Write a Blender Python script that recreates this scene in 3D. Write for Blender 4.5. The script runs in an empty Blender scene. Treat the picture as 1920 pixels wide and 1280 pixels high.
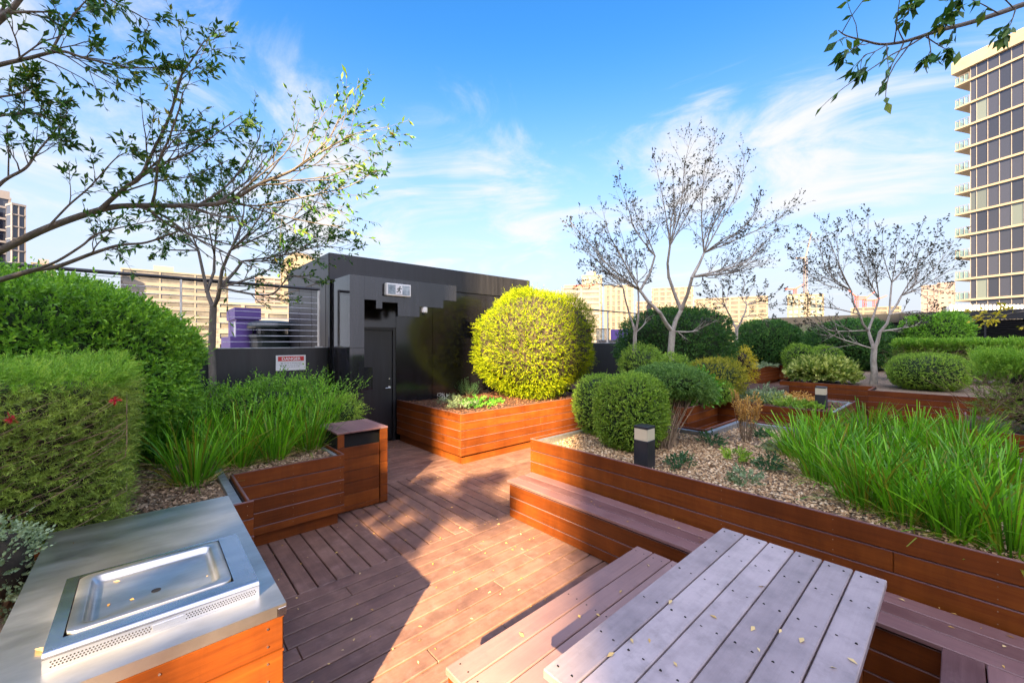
# Rooftop garden terrace with timber planters, barbecue bench, picnic table and a black hut.
SKY_SAT, SKY_VAL, SKY_STR = 1.36, .92, 0.051
HAZE_COL = (1.98, 2.10, 2.42)
CLOUD_COL = (2.42, 2.44, 2.54)
SKY_FILL_COL = (8.6, 8.5, 10.2)
SUN_E, SUN_COL, EXPOSURE = 5.0, (1.0, .73, .40), 3.0
import bpy, math, random
import numpy as np
from mathutils import Vector, Matrix

rng = np.random.default_rng(11)
random.seed(5)
SC = bpy.context.scene
COL = SC.collection
F, H, CX, CY = 760.6, 1.85, 960.0, 640.6          # measured camera: focal in photo pixels, eye height
YAW = math.radians(47.83)
FW = np.array([math.cos(YAW), math.sin(YAW)])
RT = np.array([math.sin(YAW), -math.cos(YAW)])


def at(px, py, D):
    """world point seen at a photo pixel at depth D metres"""
    p = FW * D + RT * (D * (px - CX) / F)
    return np.array([p[0], p[1], H - D * (py - CY) / F])


def nrm(v):
    v = np.asarray(v, float)
    return v / np.maximum(np.linalg.norm(v, axis=-1, keepdims=True), 1e-9)


# ------------------------------------------------------------------ materials
MATS = {}


def new_mat(name):
    m = bpy.data.materials.new(name)
    m.use_nodes = True
    nt = m.node_tree
    b = nt.nodes['Principled BSDF']
    MATS[name] = m
    return m, nt, b


def N(nt, typ, **kw):
    n = nt.nodes.new(typ)
    for k, v in kw.items():
        if k in n.inputs:
            n.inputs[k].default_value = v
        else:
            setattr(n, k, v)
    return n


def attr(nt, name):
    return N(nt, 'ShaderNodeAttribute', attribute_name=name)


def ramp(nt, stops, fac):
    r = nt.nodes.new('ShaderNodeValToRGB')
    els = r.color_ramp.elements
    while len(els) < len(stops):
        els.new(0.5)
    for e, (p, c) in zip(els, stops):
        e.position = p
        e.color = (*c, 1) if len(c) == 3 else c
    nt.links.new(fac, r.inputs[0])
    return r


def mixc(nt, fac, a, b, mode='MIX'):
    m = nt.nodes.new('ShaderNodeMix')
    m.data_type = 'RGBA'
    m.blend_type = mode
    for s, v in ((0, fac), (6, a), (7, b)):
        if hasattr(v, 'default_value') or hasattr(v, 'is_linked'):
            nt.links.new(v, m.inputs[s])
        else:
            m.inputs[s].default_value = v if s == 0 else ((*v, 1) if len(v) == 3 else v)
    return m.outputs[2]


def math_(nt, op, a, b=None):
    m = N(nt, 'ShaderNodeMath', operation=op)
    for i, v in enumerate((a, b)):
        if v is None:
            continue
        if hasattr(v, 'is_linked'):
            nt.links.new(v, m.inputs[i])
        else:
            m.inputs[i].default_value = v
    return m.outputs[0]


def wood(name, dark, mid, light, rough=0.5, grain=0.55, wear=None, wear_amt=0.0, spec=0.5, tv=0.55, stain=0.0):
    """boards: 'gc' is each board's own grain coordinate, 'tint' its own shade"""
    m, nt, b = new_mat(name)
    L = nt.links
    g = attr(nt, 'gc')
    t = attr(nt, 'tint')
    mp = N(nt, 'ShaderNodeMapping')
    mp.inputs['Scale'].default_value = (2.2, 46, 46)
    L.new(g.outputs['Vector'], mp.inputs[0])
    n1 = N(nt, 'ShaderNodeTexNoise', Scale=1.0, Detail=5.0, Roughness=0.65)
    L.new(mp.outputs[0], n1.inputs['Vector'])
    n2 = N(nt, 'ShaderNodeTexNoise', Scale=2.6, Detail=4.0, Roughness=0.6)
    L.new(g.outputs['Vector'], n2.inputs['Vector'])
    f1 = math_(nt, 'MULTIPLY', n1.outputs['Fac'], grain)
    f2 = math_(nt, 'MULTIPLY', n2.outputs['Fac'], 0.5)
    f3 = math_(nt, 'ADD', math_(nt, 'MULTIPLY', t.outputs['Fac'], tv), (0.55 - tv) * .5)
    s = math_(nt, 'ADD', math_(nt, 'ADD', f1, f2), f3)
    s = math_(nt, 'MULTIPLY', s, 0.62)
    r = ramp(nt, [(0.22, dark), (0.5, mid), (0.78, light)], s)
    col = r.outputs[0]
    if wear:
        n3 = N(nt, 'ShaderNodeTexNoise', Scale=9.0, Detail=6.0, Roughness=0.72)
        L.new(g.outputs['Vector'], n3.inputs['Vector'])
        w = ramp(nt, [(0.52, (0, 0, 0)), (0.72, (1, 1, 1))], n3.outputs['Fac'])
        col = mixc(nt, math_(nt, 'MULTIPLY', w.outputs[0], wear_amt), col, wear)
    if stain:
        tcs = N(nt, 'ShaderNodeTexCoord')
        ms = N(nt, 'ShaderNodeMapping')
        ms.inputs['Scale'].default_value = (5, 5, .9)
        L.new(tcs.outputs['Object'], ms.inputs[0])
        ns = N(nt, 'ShaderNodeTexNoise', Scale=1.0, Detail=7.0, Roughness=0.68)
        L.new(ms.outputs[0], ns.inputs['Vector'])
        sr = ramp(nt, [(.38, (1 - stain,) * 3), (.56, (1, 1, 1)), (.74, (1 + stain * .35,) * 3)], ns.outputs['Fac'])
        col = mixc(nt, 1.0, col, sr.outputs[0], 'MULTIPLY')
    L.new(col, b.inputs['Base Color'])
    rr = math_(nt, 'ADD', math_(nt, 'MULTIPLY', n2.outputs['Fac'], 0.3), rough - 0.15)
    L.new(rr, b.inputs['Roughness'])
    b.inputs['Specular IOR Level'].default_value = spec
    bp = N(nt, 'ShaderNodeBump', Strength=0.25, Distance=0.004)
    L.new(n1.outputs['Fac'], bp.inputs['Height'])
    L.new(bp.outputs[0], b.inputs['Normal'])
    return m


def leafmat(name, stops, trans=0.3, rough=0.5, spec=0.35, noise=1.5, gain=2.0):
    stops = [(p, tuple(min(.9, x * gain) for x in c)) for p, c in stops]
    m, nt, b = new_mat(name)
    L = nt.links
    t = attr(nt, 'tint')
    co = N(nt, 'ShaderNodeTexCoord')
    n = N(nt, 'ShaderNodeTexNoise', Scale=noise, Detail=3.0)
    L.new(co.outputs['Object'], n.inputs['Vector'])
    f = math_(nt, 'ADD', math_(nt, 'MULTIPLY', t.outputs['Fac'], 0.72), math_(nt, 'MULTIPLY', n.outputs['Fac'], 0.42))
    f = math_(nt, 'SUBTRACT', f, 0.07)
    r = ramp(nt, stops, f)
    L.new(r.outputs[0], b.inputs['Base Color'])
    b.inputs['Roughness'].default_value = rough
    b.inputs['Specular IOR Level'].default_value = spec
    tr = N(nt, 'ShaderNodeBsdfTranslucent')
    tc = mixc(nt, 1.0, r.outputs[0], (1.25, 1.3, 0.5), 'MULTIPLY')
    L.new(tc, tr.inputs['Color'])
    mx = N(nt, 'ShaderNodeMixShader')
    mx.inputs[0].default_value = trans
    L.new(b.outputs[0], mx.inputs[1])
    L.new(tr.outputs[0], mx.inputs[2])
    L.new(mx.outputs[0], nt.nodes['Material Output'].inputs['Surface'])
    return m


def plain(name, c, rough=0.5, metal=0.0, vary=0.15, scale=3.0, spec=0.5, c2=None, bump=0.0, stretch=(1, 1, 1), rvary=0.0):
    m, nt, b = new_mat(name)
    L = nt.links
    co = N(nt, 'ShaderNodeTexCoord')
    mp = N(nt, 'ShaderNodeMapping')
    mp.inputs['Scale'].default_value = stretch
    L.new(co.outputs['Object'], mp.inputs[0])
    n = N(nt, 'ShaderNodeTexNoise', Scale=scale, Detail=6.0, Roughness=0.65)
    L.new(mp.outputs[0], n.inputs['Vector'])
    lo = tuple(x * (1 - vary) for x in c)
    hi = tuple(min(1, x * (1 + vary)) for x in c) if c2 is None else c2
    r = ramp(nt, [(0.3, lo), (0.7, hi)], n.outputs['Fac'])
    L.new(r.outputs[0], b.inputs['Base Color'])
    b.inputs['Metallic'].default_value = metal
    b.inputs['Specular IOR Level'].default_value = spec
    if rvary:
        rr = math_(nt, 'ADD', math_(nt, 'MULTIPLY', n.outputs['Fac'], rvary), rough - rvary * 0.5)
        L.new(rr, b.inputs['Roughness'])
    else:
        b.inputs['Roughness'].default_value = rough
    if bump:
        bp = N(nt, 'ShaderNodeBump', Strength=bump, Distance=0.02)
        L.new(n.outputs['Fac'], bp.inputs['Height'])
        L.new(bp.outputs[0], b.inputs['Normal'])
    return m


def tinted(name, stops, rough=0.7, metal=0.0, spec=0.4):
    m, nt, b = new_mat(name)
    t = attr(nt, 'tint')
    r = ramp(nt, stops, t.outputs['Fac'])
    nt.links.new(r.outputs[0], b.inputs['Base Color'])
    b.inputs['Roughness'].default_value = rough
    b.inputs['Metallic'].default_value = metal
    b.inputs['Specular IOR Level'].default_value = spec
    return m


# warm red-brown hardwood, paler where weathered flat
wood('clad_wood', (0.044, 0.0095, 0.0020), (0.158, 0.038, 0.0050), (0.30, 0.088, 0.011), rough=0.50, grain=0.5, spec=0.22,
     wear=(0.10, 0.030, 0.010), wear_amt=0.45, tv=.26, stain=.22)
wood('deck_wood', (0.072, 0.033, 0.029), (0.180, 0.098, 0.072), (0.30, 0.172, 0.122), rough=0.50, grain=0.5,
     wear=(0.33, 0.20, 0.175), wear_amt=0.4, tv=.20, stain=.28)
wood('table_wood', (0.25, 0.195, 0.195), (0.40, 0.325, 0.322), (0.54, 0.455, 0.445), rough=0.36, grain=0.35,
     wear=(0.20, 0.165, 0.16), wear_amt=0.5, stain=.22)
wood('seat_wood', (0.15, 0.085, 0.080), (0.27, 0.165, 0.150), (0.38, 0.25, 0.225), rough=0.42, grain=0.35,
     wear=(0.12, 0.085, 0.09), wear_amt=0.3)
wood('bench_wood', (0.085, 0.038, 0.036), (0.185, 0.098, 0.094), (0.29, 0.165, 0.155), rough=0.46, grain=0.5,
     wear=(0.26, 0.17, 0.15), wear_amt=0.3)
plain('steel', (0.55, 0.545, 0.52), rough=0.34, metal=0.97, vary=0.25, scale=2.2, rvary=0.25, stretch=(1, 2.5, 1))
plain('steel_bright', (0.62, 0.62, 0.63), rough=0.24, metal=1.0, vary=0.12, scale=3, rvary=0.2, stretch=(1, 5, 1))
plain('zinc', (0.36, 0.37, 0.37), rough=0.5, metal=0.8, vary=0.3, scale=14)
plain('dark_void', (0.006, 0.006, 0.006), rough=0.9)
plain('hut_panel', (0.010, 0.010, 0.013), rough=0.13, vary=0.25, scale=1.2, rvary=0.10, stretch=(9, 9, 0.5), spec=0.6)
plain('portal_panel', (0.018, 0.018, 0.022), rough=0.07, vary=0.5, scale=2.0, rvary=0.10, stretch=(4, 4, 0.4), spec=0.75)
plain('hut_matt', (0.013, 0.013, 0.0155), rough=0.38, vary=0.4, scale=2.2, rvary=0.2, stretch=(8, 8, 0.4))
plain('black_paint', (0.010, 0.011, 0.014), rough=0.42, vary=0.5, scale=2.0, stretch=(6, 6, 0.5))
plain('charcoal', (0.022, 0.023, 0.028), rough=0.42, vary=0.3, scale=5)
plain('lamp_lens', (0.62, 0.55, 0.38), rough=0.35, vary=0.06)
plain('white_plastic', (0.75, 0.75, 0.72), rough=0.4, vary=0.06)
plain('sign_white', (0.72, 0.72, 0.72), rough=0.4, vary=0.05)
plain('sign_red', (0.55, 0.02, 0.02), rough=0.4, vary=0.05)
plain('sign_grey', (0.33, 0.33, 0.36), rough=0.5, vary=0.1)
plain('sign_glass', (0.16, 0.24, 0.30), rough=0.12, vary=0.5, scale=9, c2=(0.45, 0.52, 0.55))
plain('sign_ink', (0.03, 0.05, 0.05), rough=0.4)
plain('soil', (0.075, 0.034, 0.018), rough=0.95, vary=0.5, scale=40, bump=0.6)
plain('bed_base', (0.16, 0.10, 0.06), rough=0.95, vary=0.6, scale=30, bump=0.8, c2=(0.34, 0.24, 0.15))
tinted('gravel', [(0.0, (0.13, 0.065, 0.028)), (0.35, (0.42, 0.25, 0.115)), (0.7, (0.64, 0.44, 0.235)), (1.0, (0.78, 0.63, 0.41))])
tinted('bark_chips', [(0.0, (0.045, 0.02, 0.01)), (0.5, (0.13, 0.052, 0.026)), (1.0, (0.26, 0.13, 0.07))])
tinted('mulch', [(0.0, (0.07, 0.04, 0.02)), (0.4, (0.22, 0.135, 0.07)), (0.75, (0.38, 0.25, 0.14)), (1.0, (0.52, 0.38, 0.24))])
tinted('dry_leaf', [(0.0, (0.30, 0.15, 0.03)), (0.5, (0.55, 0.34, 0.09)), (1.0, (0.72, 0.56, 0.27))], rough=0.6)
plain('bark_pale', (0.34, 0.30, 0.245), rough=0.8, vary=0.45, scale=9, stretch=(1, 1, 0.5), bump=0.4)
plain('bark_grey', (0.125, 0.108, 0.088), rough=0.8, vary=0.45, scale=12, stretch=(1, 1, 0.5), bump=0.4)
plain('twig', (0.20, 0.13, 0.075), rough=0.85, vary=0.5, scale=20, c2=(0.36, 0.25, 0.15))
plain('twig_dark', (0.05, 0.035, 0.022), rough=0.9, vary=0.5, scale=8)
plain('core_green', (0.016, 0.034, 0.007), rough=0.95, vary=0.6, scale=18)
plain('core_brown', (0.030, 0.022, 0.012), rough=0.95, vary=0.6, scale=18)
plain('concrete', (0.20, 0.17, 0.13), rough=0.7, vary=0.12, scale=0.4)
plain('concrete_warm', (0.125, 0.104, 0.078), rough=0.7, vary=0.12, scale=0.3)
plain('concrete_pale', (0.115, 0.105, 0.092), rough=0.7, vary=0.1, scale=0.3)
plain('concrete_pink', (0.14, 0.11, 0.108), rough=0.7, vary=0.08, scale=0.3)
plain('office_grey', (0.12, 0.115, 0.13), rough=0.6, vary=0.1, scale=0.3)
plain('far_glass', (0.10, 0.13, 0.14), rough=0.12, vary=0.5, scale=0.25)
plain('far_glass_warm', (0.075, 0.07, 0.06), rough=0.2, vary=0.5, scale=0.25)
tinted('tower_glass', [(0.0, (0.015, 0.018, 0.030)), (0.6, (0.040, 0.044, 0.066)), (0.8, (0.05, 0.06, 0.07)), (1.0, (0.13, 0.16, 0.15))], rough=0.06, spec=0.8)
plain('balustrade_glass', (0.16, 0.25, 0.26), rough=0.08, vary=0.2, scale=0.5)
MATS['balustrade_glass'].node_tree.nodes['Principled BSDF'].inputs['Alpha'].default_value = .45
plain('mullion', (0.20, 0.18, 0.17), rough=0.5)
plain('slab_edge', (0.29, 0.24, 0.175), rough=0.7, vary=0.12, scale=0.5)
plain('purple_wall', (0.13, 0.075, 0.29), rough=0.55, vary=0.1, scale=1)
plain('crane_red', (0.55, 0.07, 0.05), rough=0.6)
plain('red_petal', (0.45, 0.008, 0.02), rough=0.5)
plain('white_petal', (0.75, 0.75, 0.70), rough=0.5)
plain('city_ground', (0.22, 0.21, 0.20), rough=0.9, vary=0.3, scale=0.05)
plain('tower_wall', (0.34, 0.31, 0.27), rough=0.7, vary=0.12, scale=0.2)
plain('fan_green', (0.014, 0.022, 0.021), rough=0.35, vary=0.3)
plain('fence_paint', (0.012, 0.013, 0.016), rough=0.5, vary=0.2, scale=0.8)
plain('fence_teal', (0.007, 0.013, 0.014), rough=0.5, vary=0.2, scale=0.8)

leafmat('leaf_hedge', [(0.05, (0.018, 0.050, 0.008)), (0.45, (0.060, 0.135, 0.014)), (0.8, (0.115, 0.215, 0.018)), (1.0, (0.24, 0.29, 0.035))], gain=2.6)
leafmat('leaf_deep', [(0.05, (0.009, 0.030, 0.009)), (0.5, (0.024, 0.075, 0.016)), (0.85, (0.060, 0.130, 0.022)), (1.0, (0.11, 0.18, 0.03))])
leafmat('leaf_yellow', [(0.0, (0.19, 0.075, 0.010)), (0.16, (0.16, 0.10, 0.008)), (0.22, (0.045, 0.085, 0.004)), (0.5, (0.135, 0.185, 0.004)), (1.0, (0.33, 0.36, 0.008))], trans=0.25, noise=3.2, gain=1.45, spec=0.08, rough=.7)
leafmat('leaf_box', [(0.05, (0.034, 0.068, 0.010)), (0.5, (0.105, 0.175, 0.022)), (0.85, (0.20, 0.275, 0.036)), (1.0, (0.30, 0.32, 0.06))], gain=2.3)
leafmat('leaf_cloud', [(0.05, (0.020, 0.055, 0.014)), (0.5, (0.065, 0.130, 0.030)), (0.85, (0.13, 0.215, 0.050)), (1.0, (0.22, 0.28, 0.08))], gain=2.0)
leafmat('leaf_gold', [(0.05, (0.07, 0.075, 0.012)), (0.5, (0.17, 0.175, 0.016)), (0.9, (0.32, 0.27, 0.025)), (1.0, (0.40, 0.28, 0.03))])
leafmat('leaf_varieg', [(0.1, (0.035, 0.075, 0.012)), (0.45, (0.12, 0.17, 0.030)), (0.75, (0.36, 0.37, 0.12)), (1.0, (0.55, 0.53, 0.25))])
leafmat('leaf_sage', [(0.05, (0.06, 0.09, 0.045)), (0.5, (0.14, 0.20, 0.10)), (1.0, (0.31, 0.38, 0.23))], trans=0.15, gain=1.5)
leafmat('leaf_herb', [(0.05, (0.02, 0.065, 0.008)), (0.5, (0.05, 0.16, 0.014)), (1.0, (0.12, 0.28, 0.03))])
leafmat('leaf_dark', [(0.05, (0.012, 0.036, 0.016)), (0.6, (0.030, 0.080, 0.032)), (1.0, (0.09, 0.16, 0.08))])
leafmat('leaf_tree', [(0.05, (0.008, 0.032, 0.007)), (0.6, (0.022, 0.070, 0.010)), (0.86, (0.07, 0.12, 0.012)), (1.0, (0.30, 0.19, 0.015))], trans=0.22)
leafmat('leaf_sparse', [(0.05, (0.016, 0.018, 0.012)), (0.6, (0.034, 0.038, 0.022)), (1.0, (0.08, 0.075, 0.03))], trans=0.15, gain=1.3)
leafmat('leaf_autumn', [(0.05, (0.10, 0.13, 0.015)), (0.5, (0.33, 0.27, 0.02)), (1.0, (0.55, 0.36, 0.03))])
leafmat('needle', [(0.05, (0.035, 0.055, 0.010)), (0.45, (0.085, 0.125, 0.018)), (0.8, (0.145, 0.20, 0.028)), (1.0, (0.24, 0.245, 0.06))], trans=0.2, noise=2.5, gain=2.4)
leafmat('needle_top', [(0.05, (0.045, 0.10, 0.010)), (0.5, (0.10, 0.20, 0.016)), (1.0, (0.24, 0.32, 0.05))], trans=0.25, noise=2.5, gain=2.2)
leafmat('strap', [(0.0, (0.28, 0.19, 0.06)), (0.08, (0.20, 0.17, 0.02)), (0.16, (0.12, 0.12, 0.012)), (0.3, (0.028, 0.085, 0.006)), (0.7, (0.075, 0.20, 0.008)), (1.0, (0.18, 0.36, 0.014))], trans=0.3, rough=0.35)
leafmat('straw', [(0.0, (0.20, 0.12, 0.045)), (0.6, (0.38, 0.26, 0.11)), (1.0, (0.50, 0.38, 0.19))], trans=0.2)
leafmat('dry_flower', [(0.0, (0.16, 0.075, 0.02)), (0.5, (0.33, 0.19, 0.05)), (1.0, (0.46, 0.31, 0.10))], trans=0.2)


# ------------------------------------------------------------------ objects
def tag(o, label=None, cat=None, group=None, kind=None):
    if label:
        o['label'] = label
    if cat:
        o['category'] = cat
    if group:
        o['group'] = group
    if kind:
        o['kind'] = kind
    return o


def thing(name, label, cat, loc=(0, 0, 0), group=None):
    o = bpy.data.objects.new(name, None)
    o.empty_display_size = 0.1
    COL.objects.link(o)
    o.location = [float(x) for x in loc]
    return tag(o, label, cat, group)


def wloc(o):
    v = Vector((0, 0, 0))
    while o is not None:
        v = v + o.location
        o = o.parent
    return v


def link_mesh(name, me, mats, parent=None, loc=None):
    for m in (mats if isinstance(mats, (list, tuple)) else [mats]):
        me.materials.append(MATS[m])
    o = bpy.data.objects.new(name, me)
    COL.objects.link(o)
    if parent is not None:
        o.parent = parent
        off = wloc(parent)
        me.transform(Matrix.Translation(-off))
    elif loc is not None:
        o.location = [float(x) for x in loc]
        me.transform(Matrix.Translation(-Vector([float(x) for x in loc])))
    return o


class MB:
    """collects simple solids; build() links them as ONE mesh object (world coordinates)"""

    def __init__(s):
        s.v, s.f, s.m, s.t, s.g = [], [], [], [], []

    def add(s, verts, faces, mat=0, tint=0.5, g=None):
        b = len(s.v)
        s.v.extend(tuple(map(float, p)) for p in verts)
        s.g.extend(g if g is not None else verts)
        for f in faces:
            s.f.append([b + i for i in f])
            s.m.append(mat)
            s.t.append(tint)

    def box(s, x0, x1, y0, y1, z0, z1, mat=0, tint=None, c=0.0, grain=None, R=None, o=(0, 0, 0)):
        tint = random.random() if tint is None else tint
        if c > 0:
            c = min(c, (x1 - x0) / 2.1, (y1 - y0) / 2.1, (z1 - z0) / 2.1)
            vs, idx = [], {}
            for ix, X in ((0, x0), (1, x1)):
                for iy, Y in ((0, y0), (1, y1)):
                    for iz, Zz in ((0, z0), (1, z1)):
                        sx, sy, sz = (1 if ix == 0 else -1), (1 if iy == 0 else -1), (1 if iz == 0 else -1)
                        idx[(ix, iy, iz, 0)] = len(vs); vs.append((X, Y + sy * c, Zz + sz * c))
                        idx[(ix, iy, iz, 1)] = len(vs); vs.append((X + sx * c, Y, Zz + sz * c))
                        idx[(ix, iy, iz, 2)] = len(vs); vs.append((X + sx * c, Y + sy * c, Zz))
            fs = []
            for a in range(3):
                b_, d_ = [k for k in range(3) if k != a]
                for sd in (0, 1):
                    q = []
                    for (p, r) in ((0, 0), (1, 0), (1, 1), (0, 1)):
                        k = [0, 0, 0]; k[a] = sd; k[b_] = p; k[d_] = r
                        q.append(idx[(*k, a)])
                    fs.append(q)
                for p in (0, 1):
                    for r in (0, 1):
                        k0 = [0, 0, 0]; k1 = [0, 0, 0]
                        k0[b_] = k1[b_] = p; k0[d_] = k1[d_] = r
                        k0[a], k1[a] = 0, 1
                        fs.append([idx[(*k0, b_)], idx[(*k1, b_)], idx[(*k1, d_)], idx[(*k0, d_)]])
            for k in [(i, j, l) for i in (0, 1) for j in (0, 1) for l in (0, 1)]:
                fs.append([idx[(*k, 0)], idx[(*k, 1)], idx[(*k, 2)]])
        else:
            vs = [(x, y, z) for x in (x0, x1) for y in (y0, y1) for z in (z0, z1)]
            fs = [[0, 1, 3, 2], [4, 6, 7, 5], [0, 4, 5, 1], [2, 3, 7, 6], [0, 2, 6, 4], [1, 5, 7, 3]]
        g = None
        if grain is not None:
            r = [random.uniform(0, 50) for _ in range(3)]
            g = []
            for p in vs:
                q = {'x': (p[0], p[1], p[2]), 'y': (p[1], p[0], p[2]), 'z': (p[2], p[0], p[1])}[grain]
                g.append((q[0] + r[0], q[1] + r[1], q[2] + r[2]))
        if R is not None:
            vs = [(o[0] + R[0][0] * p[0] + R[0][1] * p[1], o[1] + R[1][0] * p[0] + R[1][1] * p[1], o[2] + p[2]) for p in vs]
        s.add(vs, fs, mat, tint, g if g is not None else vs)

    def cyl(s, p0, p1, r0, r1=None, n=10, mat=0, tint=0.5, caps=True):
        p0, p1 = np.array(p0, float), np.array(p1, float)
        r1 = r0 if r1 is None else r1
        d = nrm(p1 - p0)
        a = nrm(np.cross(d, [0, 0, 1] if abs(d[2]) < .9 else [1, 0, 0]))
        b = np.cross(d, a)
        vs = []
        for p, r in ((p0, r0), (p1, r1)):
            for i in range(n):
                t = 2 * math.pi * i / n
                vs.append(tuple(p + r * (a * math.cos(t) + b * math.sin(t))))
        fs = [[i, (i + 1) % n, n + (i + 1) % n, n + i] for i in range(n)]
        if caps:
            fs += [list(range(n))[::-1], list(range(n, 2 * n))]
        s.add(vs, fs, mat, tint)

    def prism(s, poly, axis, a0, a1, mat=0, tint=0.5):
        """extrude a 2-D polygon (in the two other axes, in order) along axis"""
        n = len(poly)
        vs = []
        for a in (a0, a1):
            for p in poly:
                q = list(p)
                q.insert(axis, a)
                vs.append(tuple(q))
        fs = [[i, (i + 1) % n, n + (i + 1) % n, n + i] for i in range(n)] + [list(range(n))[::-1], list(range(n, 2 * n))]
        s.add(vs, fs, mat, tint)

    def lathe(s, c, prof, n=16, mat=0, tint=0.5):
        vs = []
        for r, z in prof:
            for i in range(n):
                t = 2 * math.pi * i / n
                vs.append((c[0] + r * math.cos(t), c[1] + r * math.sin(t), c[2] + z))
        fs = []
        for k in range(len(prof) - 1):
            for i in range(n):
                j = (i + 1) % n
                fs.append([k * n + i, k * n + j, (k + 1) * n + j, (k + 1) * n + i])
        fs += [list(range(n))[::-1], [(len(prof) - 1) * n + i for i in range(n)]]
        s.add(vs, fs, mat, tint)

    def build(s, name, mats, parent=None, loc=None, recalc=True):
        me = bpy.data.meshes.new(name)
        me.from_pydata(s.v, [], s.f)
        me.polygons.foreach_set('material_index', s.m)
        a = me.attributes.new('tint', 'FLOAT', 'FACE')
        a.data.foreach_set('value', s.t)
        g = me.attributes.new('gc', 'FLOAT_VECTOR', 'POINT')
        g.data.foreach_set('vector', np.array(s.g, float).ravel())
        if recalc:
            import bmesh
            bm = bmesh.new()
            bm.from_mesh(me)
            bmesh.ops.recalc_face_normals(bm, faces=bm.faces)
            bm.to_mesh(me)
            bm.free()
        me.update()
        return link_mesh(name, me, mats, parent, loc)


def np_mesh(name, parts, mats, parent=None, loc=None, smooth=False):
    """parts: list of (verts (n,3), faces (m,k), tint (m,), mat index)"""
    V, LI, LS, LT, TI, MI = [], [], [], [], [], []
    vb, lb = 0, 0
    for v, f, t, mi in parts:
        v = np.asarray(v, np.float32).reshape(-1, 3)
        f = np.asarray(f, np.int64)
        if len(f) == 0:
            continue
        k = f.shape[1]
        V.append(v)
        LI.append((f + vb).ravel())
        LS.append(lb + np.arange(len(f)) * k)
        LT.append(np.full(len(f), k))
        TI.append(np.broadcast_to(np.asarray(t, np.float32), (len(f),)))
        MI.append(np.full(len(f), mi))
        vb += len(v)
        lb += f.size
    V = np.concatenate(V)
    LI, LS, LT = np.concatenate(LI).astype(np.int32), np.concatenate(LS).astype(np.int32), np.concatenate(LT).astype(np.int32)
    me = bpy.data.meshes.new(name)
    me.vertices.add(len(V))
    me.vertices.foreach_set('co', V.ravel())
    me.loops.add(len(LI))
    me.loops.foreach_set('vertex_index', LI)
    me.polygons.add(len(LS))
    me.polygons.foreach_set('loop_start', LS)
    try:
        me.polygons.foreach_set('loop_total', LT)
    except Exception:
        pass
    me.polygons.foreach_set('material_index', np.concatenate(MI).astype(np.int32))
    if smooth:
        me.polygons.foreach_set('use_smooth', np.ones(len(LS), bool))
    a = me.attributes.new('tint', 'FLOAT', 'FACE')
    a.data.foreach_set('value', np.ascontiguousarray(np.concatenate(TI), np.float32))
    me.update(calc_edges=True)
    return link_mesh(name, me, mats, parent, loc)


def quads(n):
    return np.arange(n * 4).reshape(n, 4)


def leaves(P, D, Nn, ln, wd, fold=0.18, tip=0.45):
    """rhombic folded leaves: P base, D direction, Nn rough normal"""
    D = nrm(D)
    S = nrm(np.cross(D, Nn))
    U = np.cross(S, D)
    ln = np.broadcast_to(ln, (len(P),))[:, None]
    wd = np.broadcast_to(wd, (len(P),))[:, None]
    v = np.empty((len(P), 4, 3))
    v[:, 0] = P
    v[:, 1] = P + D * ln * tip + S * wd * .5 + U * wd * fold
    v[:, 2] = P + D * ln
    v[:, 3] = P + D * ln * tip - S * wd * .5 + U * wd * fold
    return v.reshape(-1, 3)


def sprigs(B, A, L, k, ll, lw, open_=0.8, jit=0.35, tvar=0.25, base_t=None):
    """leafy shoots: k leaves spiralling round each axis A from base B"""
    m = len(B)
    A = nrm(A)
    e1 = nrm(np.cross(A, rng.normal(size=(m, 3))))
    e2 = np.cross(A, e1)
    L = np.broadcast_to(L, (m,))
    j = np.arange(k)
    t = (j + .6) / k
    P = B[:, None] + A[:, None] * (L[:, None, None] * t[None, :, None])
    az = j[None] * 2.4 + rng.uniform(0, 6.28, (m, 1)) + rng.normal(0, jit, (m, k))
    op = open_ * (1 - .45 * t)[None, :] + rng.normal(0, .15, (m, k))
    R = e1[:, None] * np.cos(az)[..., None] + e2[:, None] * np.sin(az)[..., None]
    Dv = A[:, None] * np.cos(op)[..., None] + R * np.sin(op)[..., None]
    Nn = A[:, None] * np.sin(op)[..., None] - R * np.cos(op)[..., None]
    sc = rng.uniform(.7, 1.25, (m, k))
    v = leaves(P.reshape(-1, 3), Dv.reshape(-1, 3), Nn.reshape(-1, 3), (ll * sc).ravel(), (lw * sc).ravel())
    bt = rng.uniform(0, 1, (m, 1)) if base_t is None else base_t.reshape(m, 1)
    ti = np.clip(bt * (1 - tvar) + rng.uniform(0, 1, (m, k)) * tvar + .12 * (t[None] - .5), 0, 1)
    return v, quads(m * k), ti.ravel()


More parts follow.
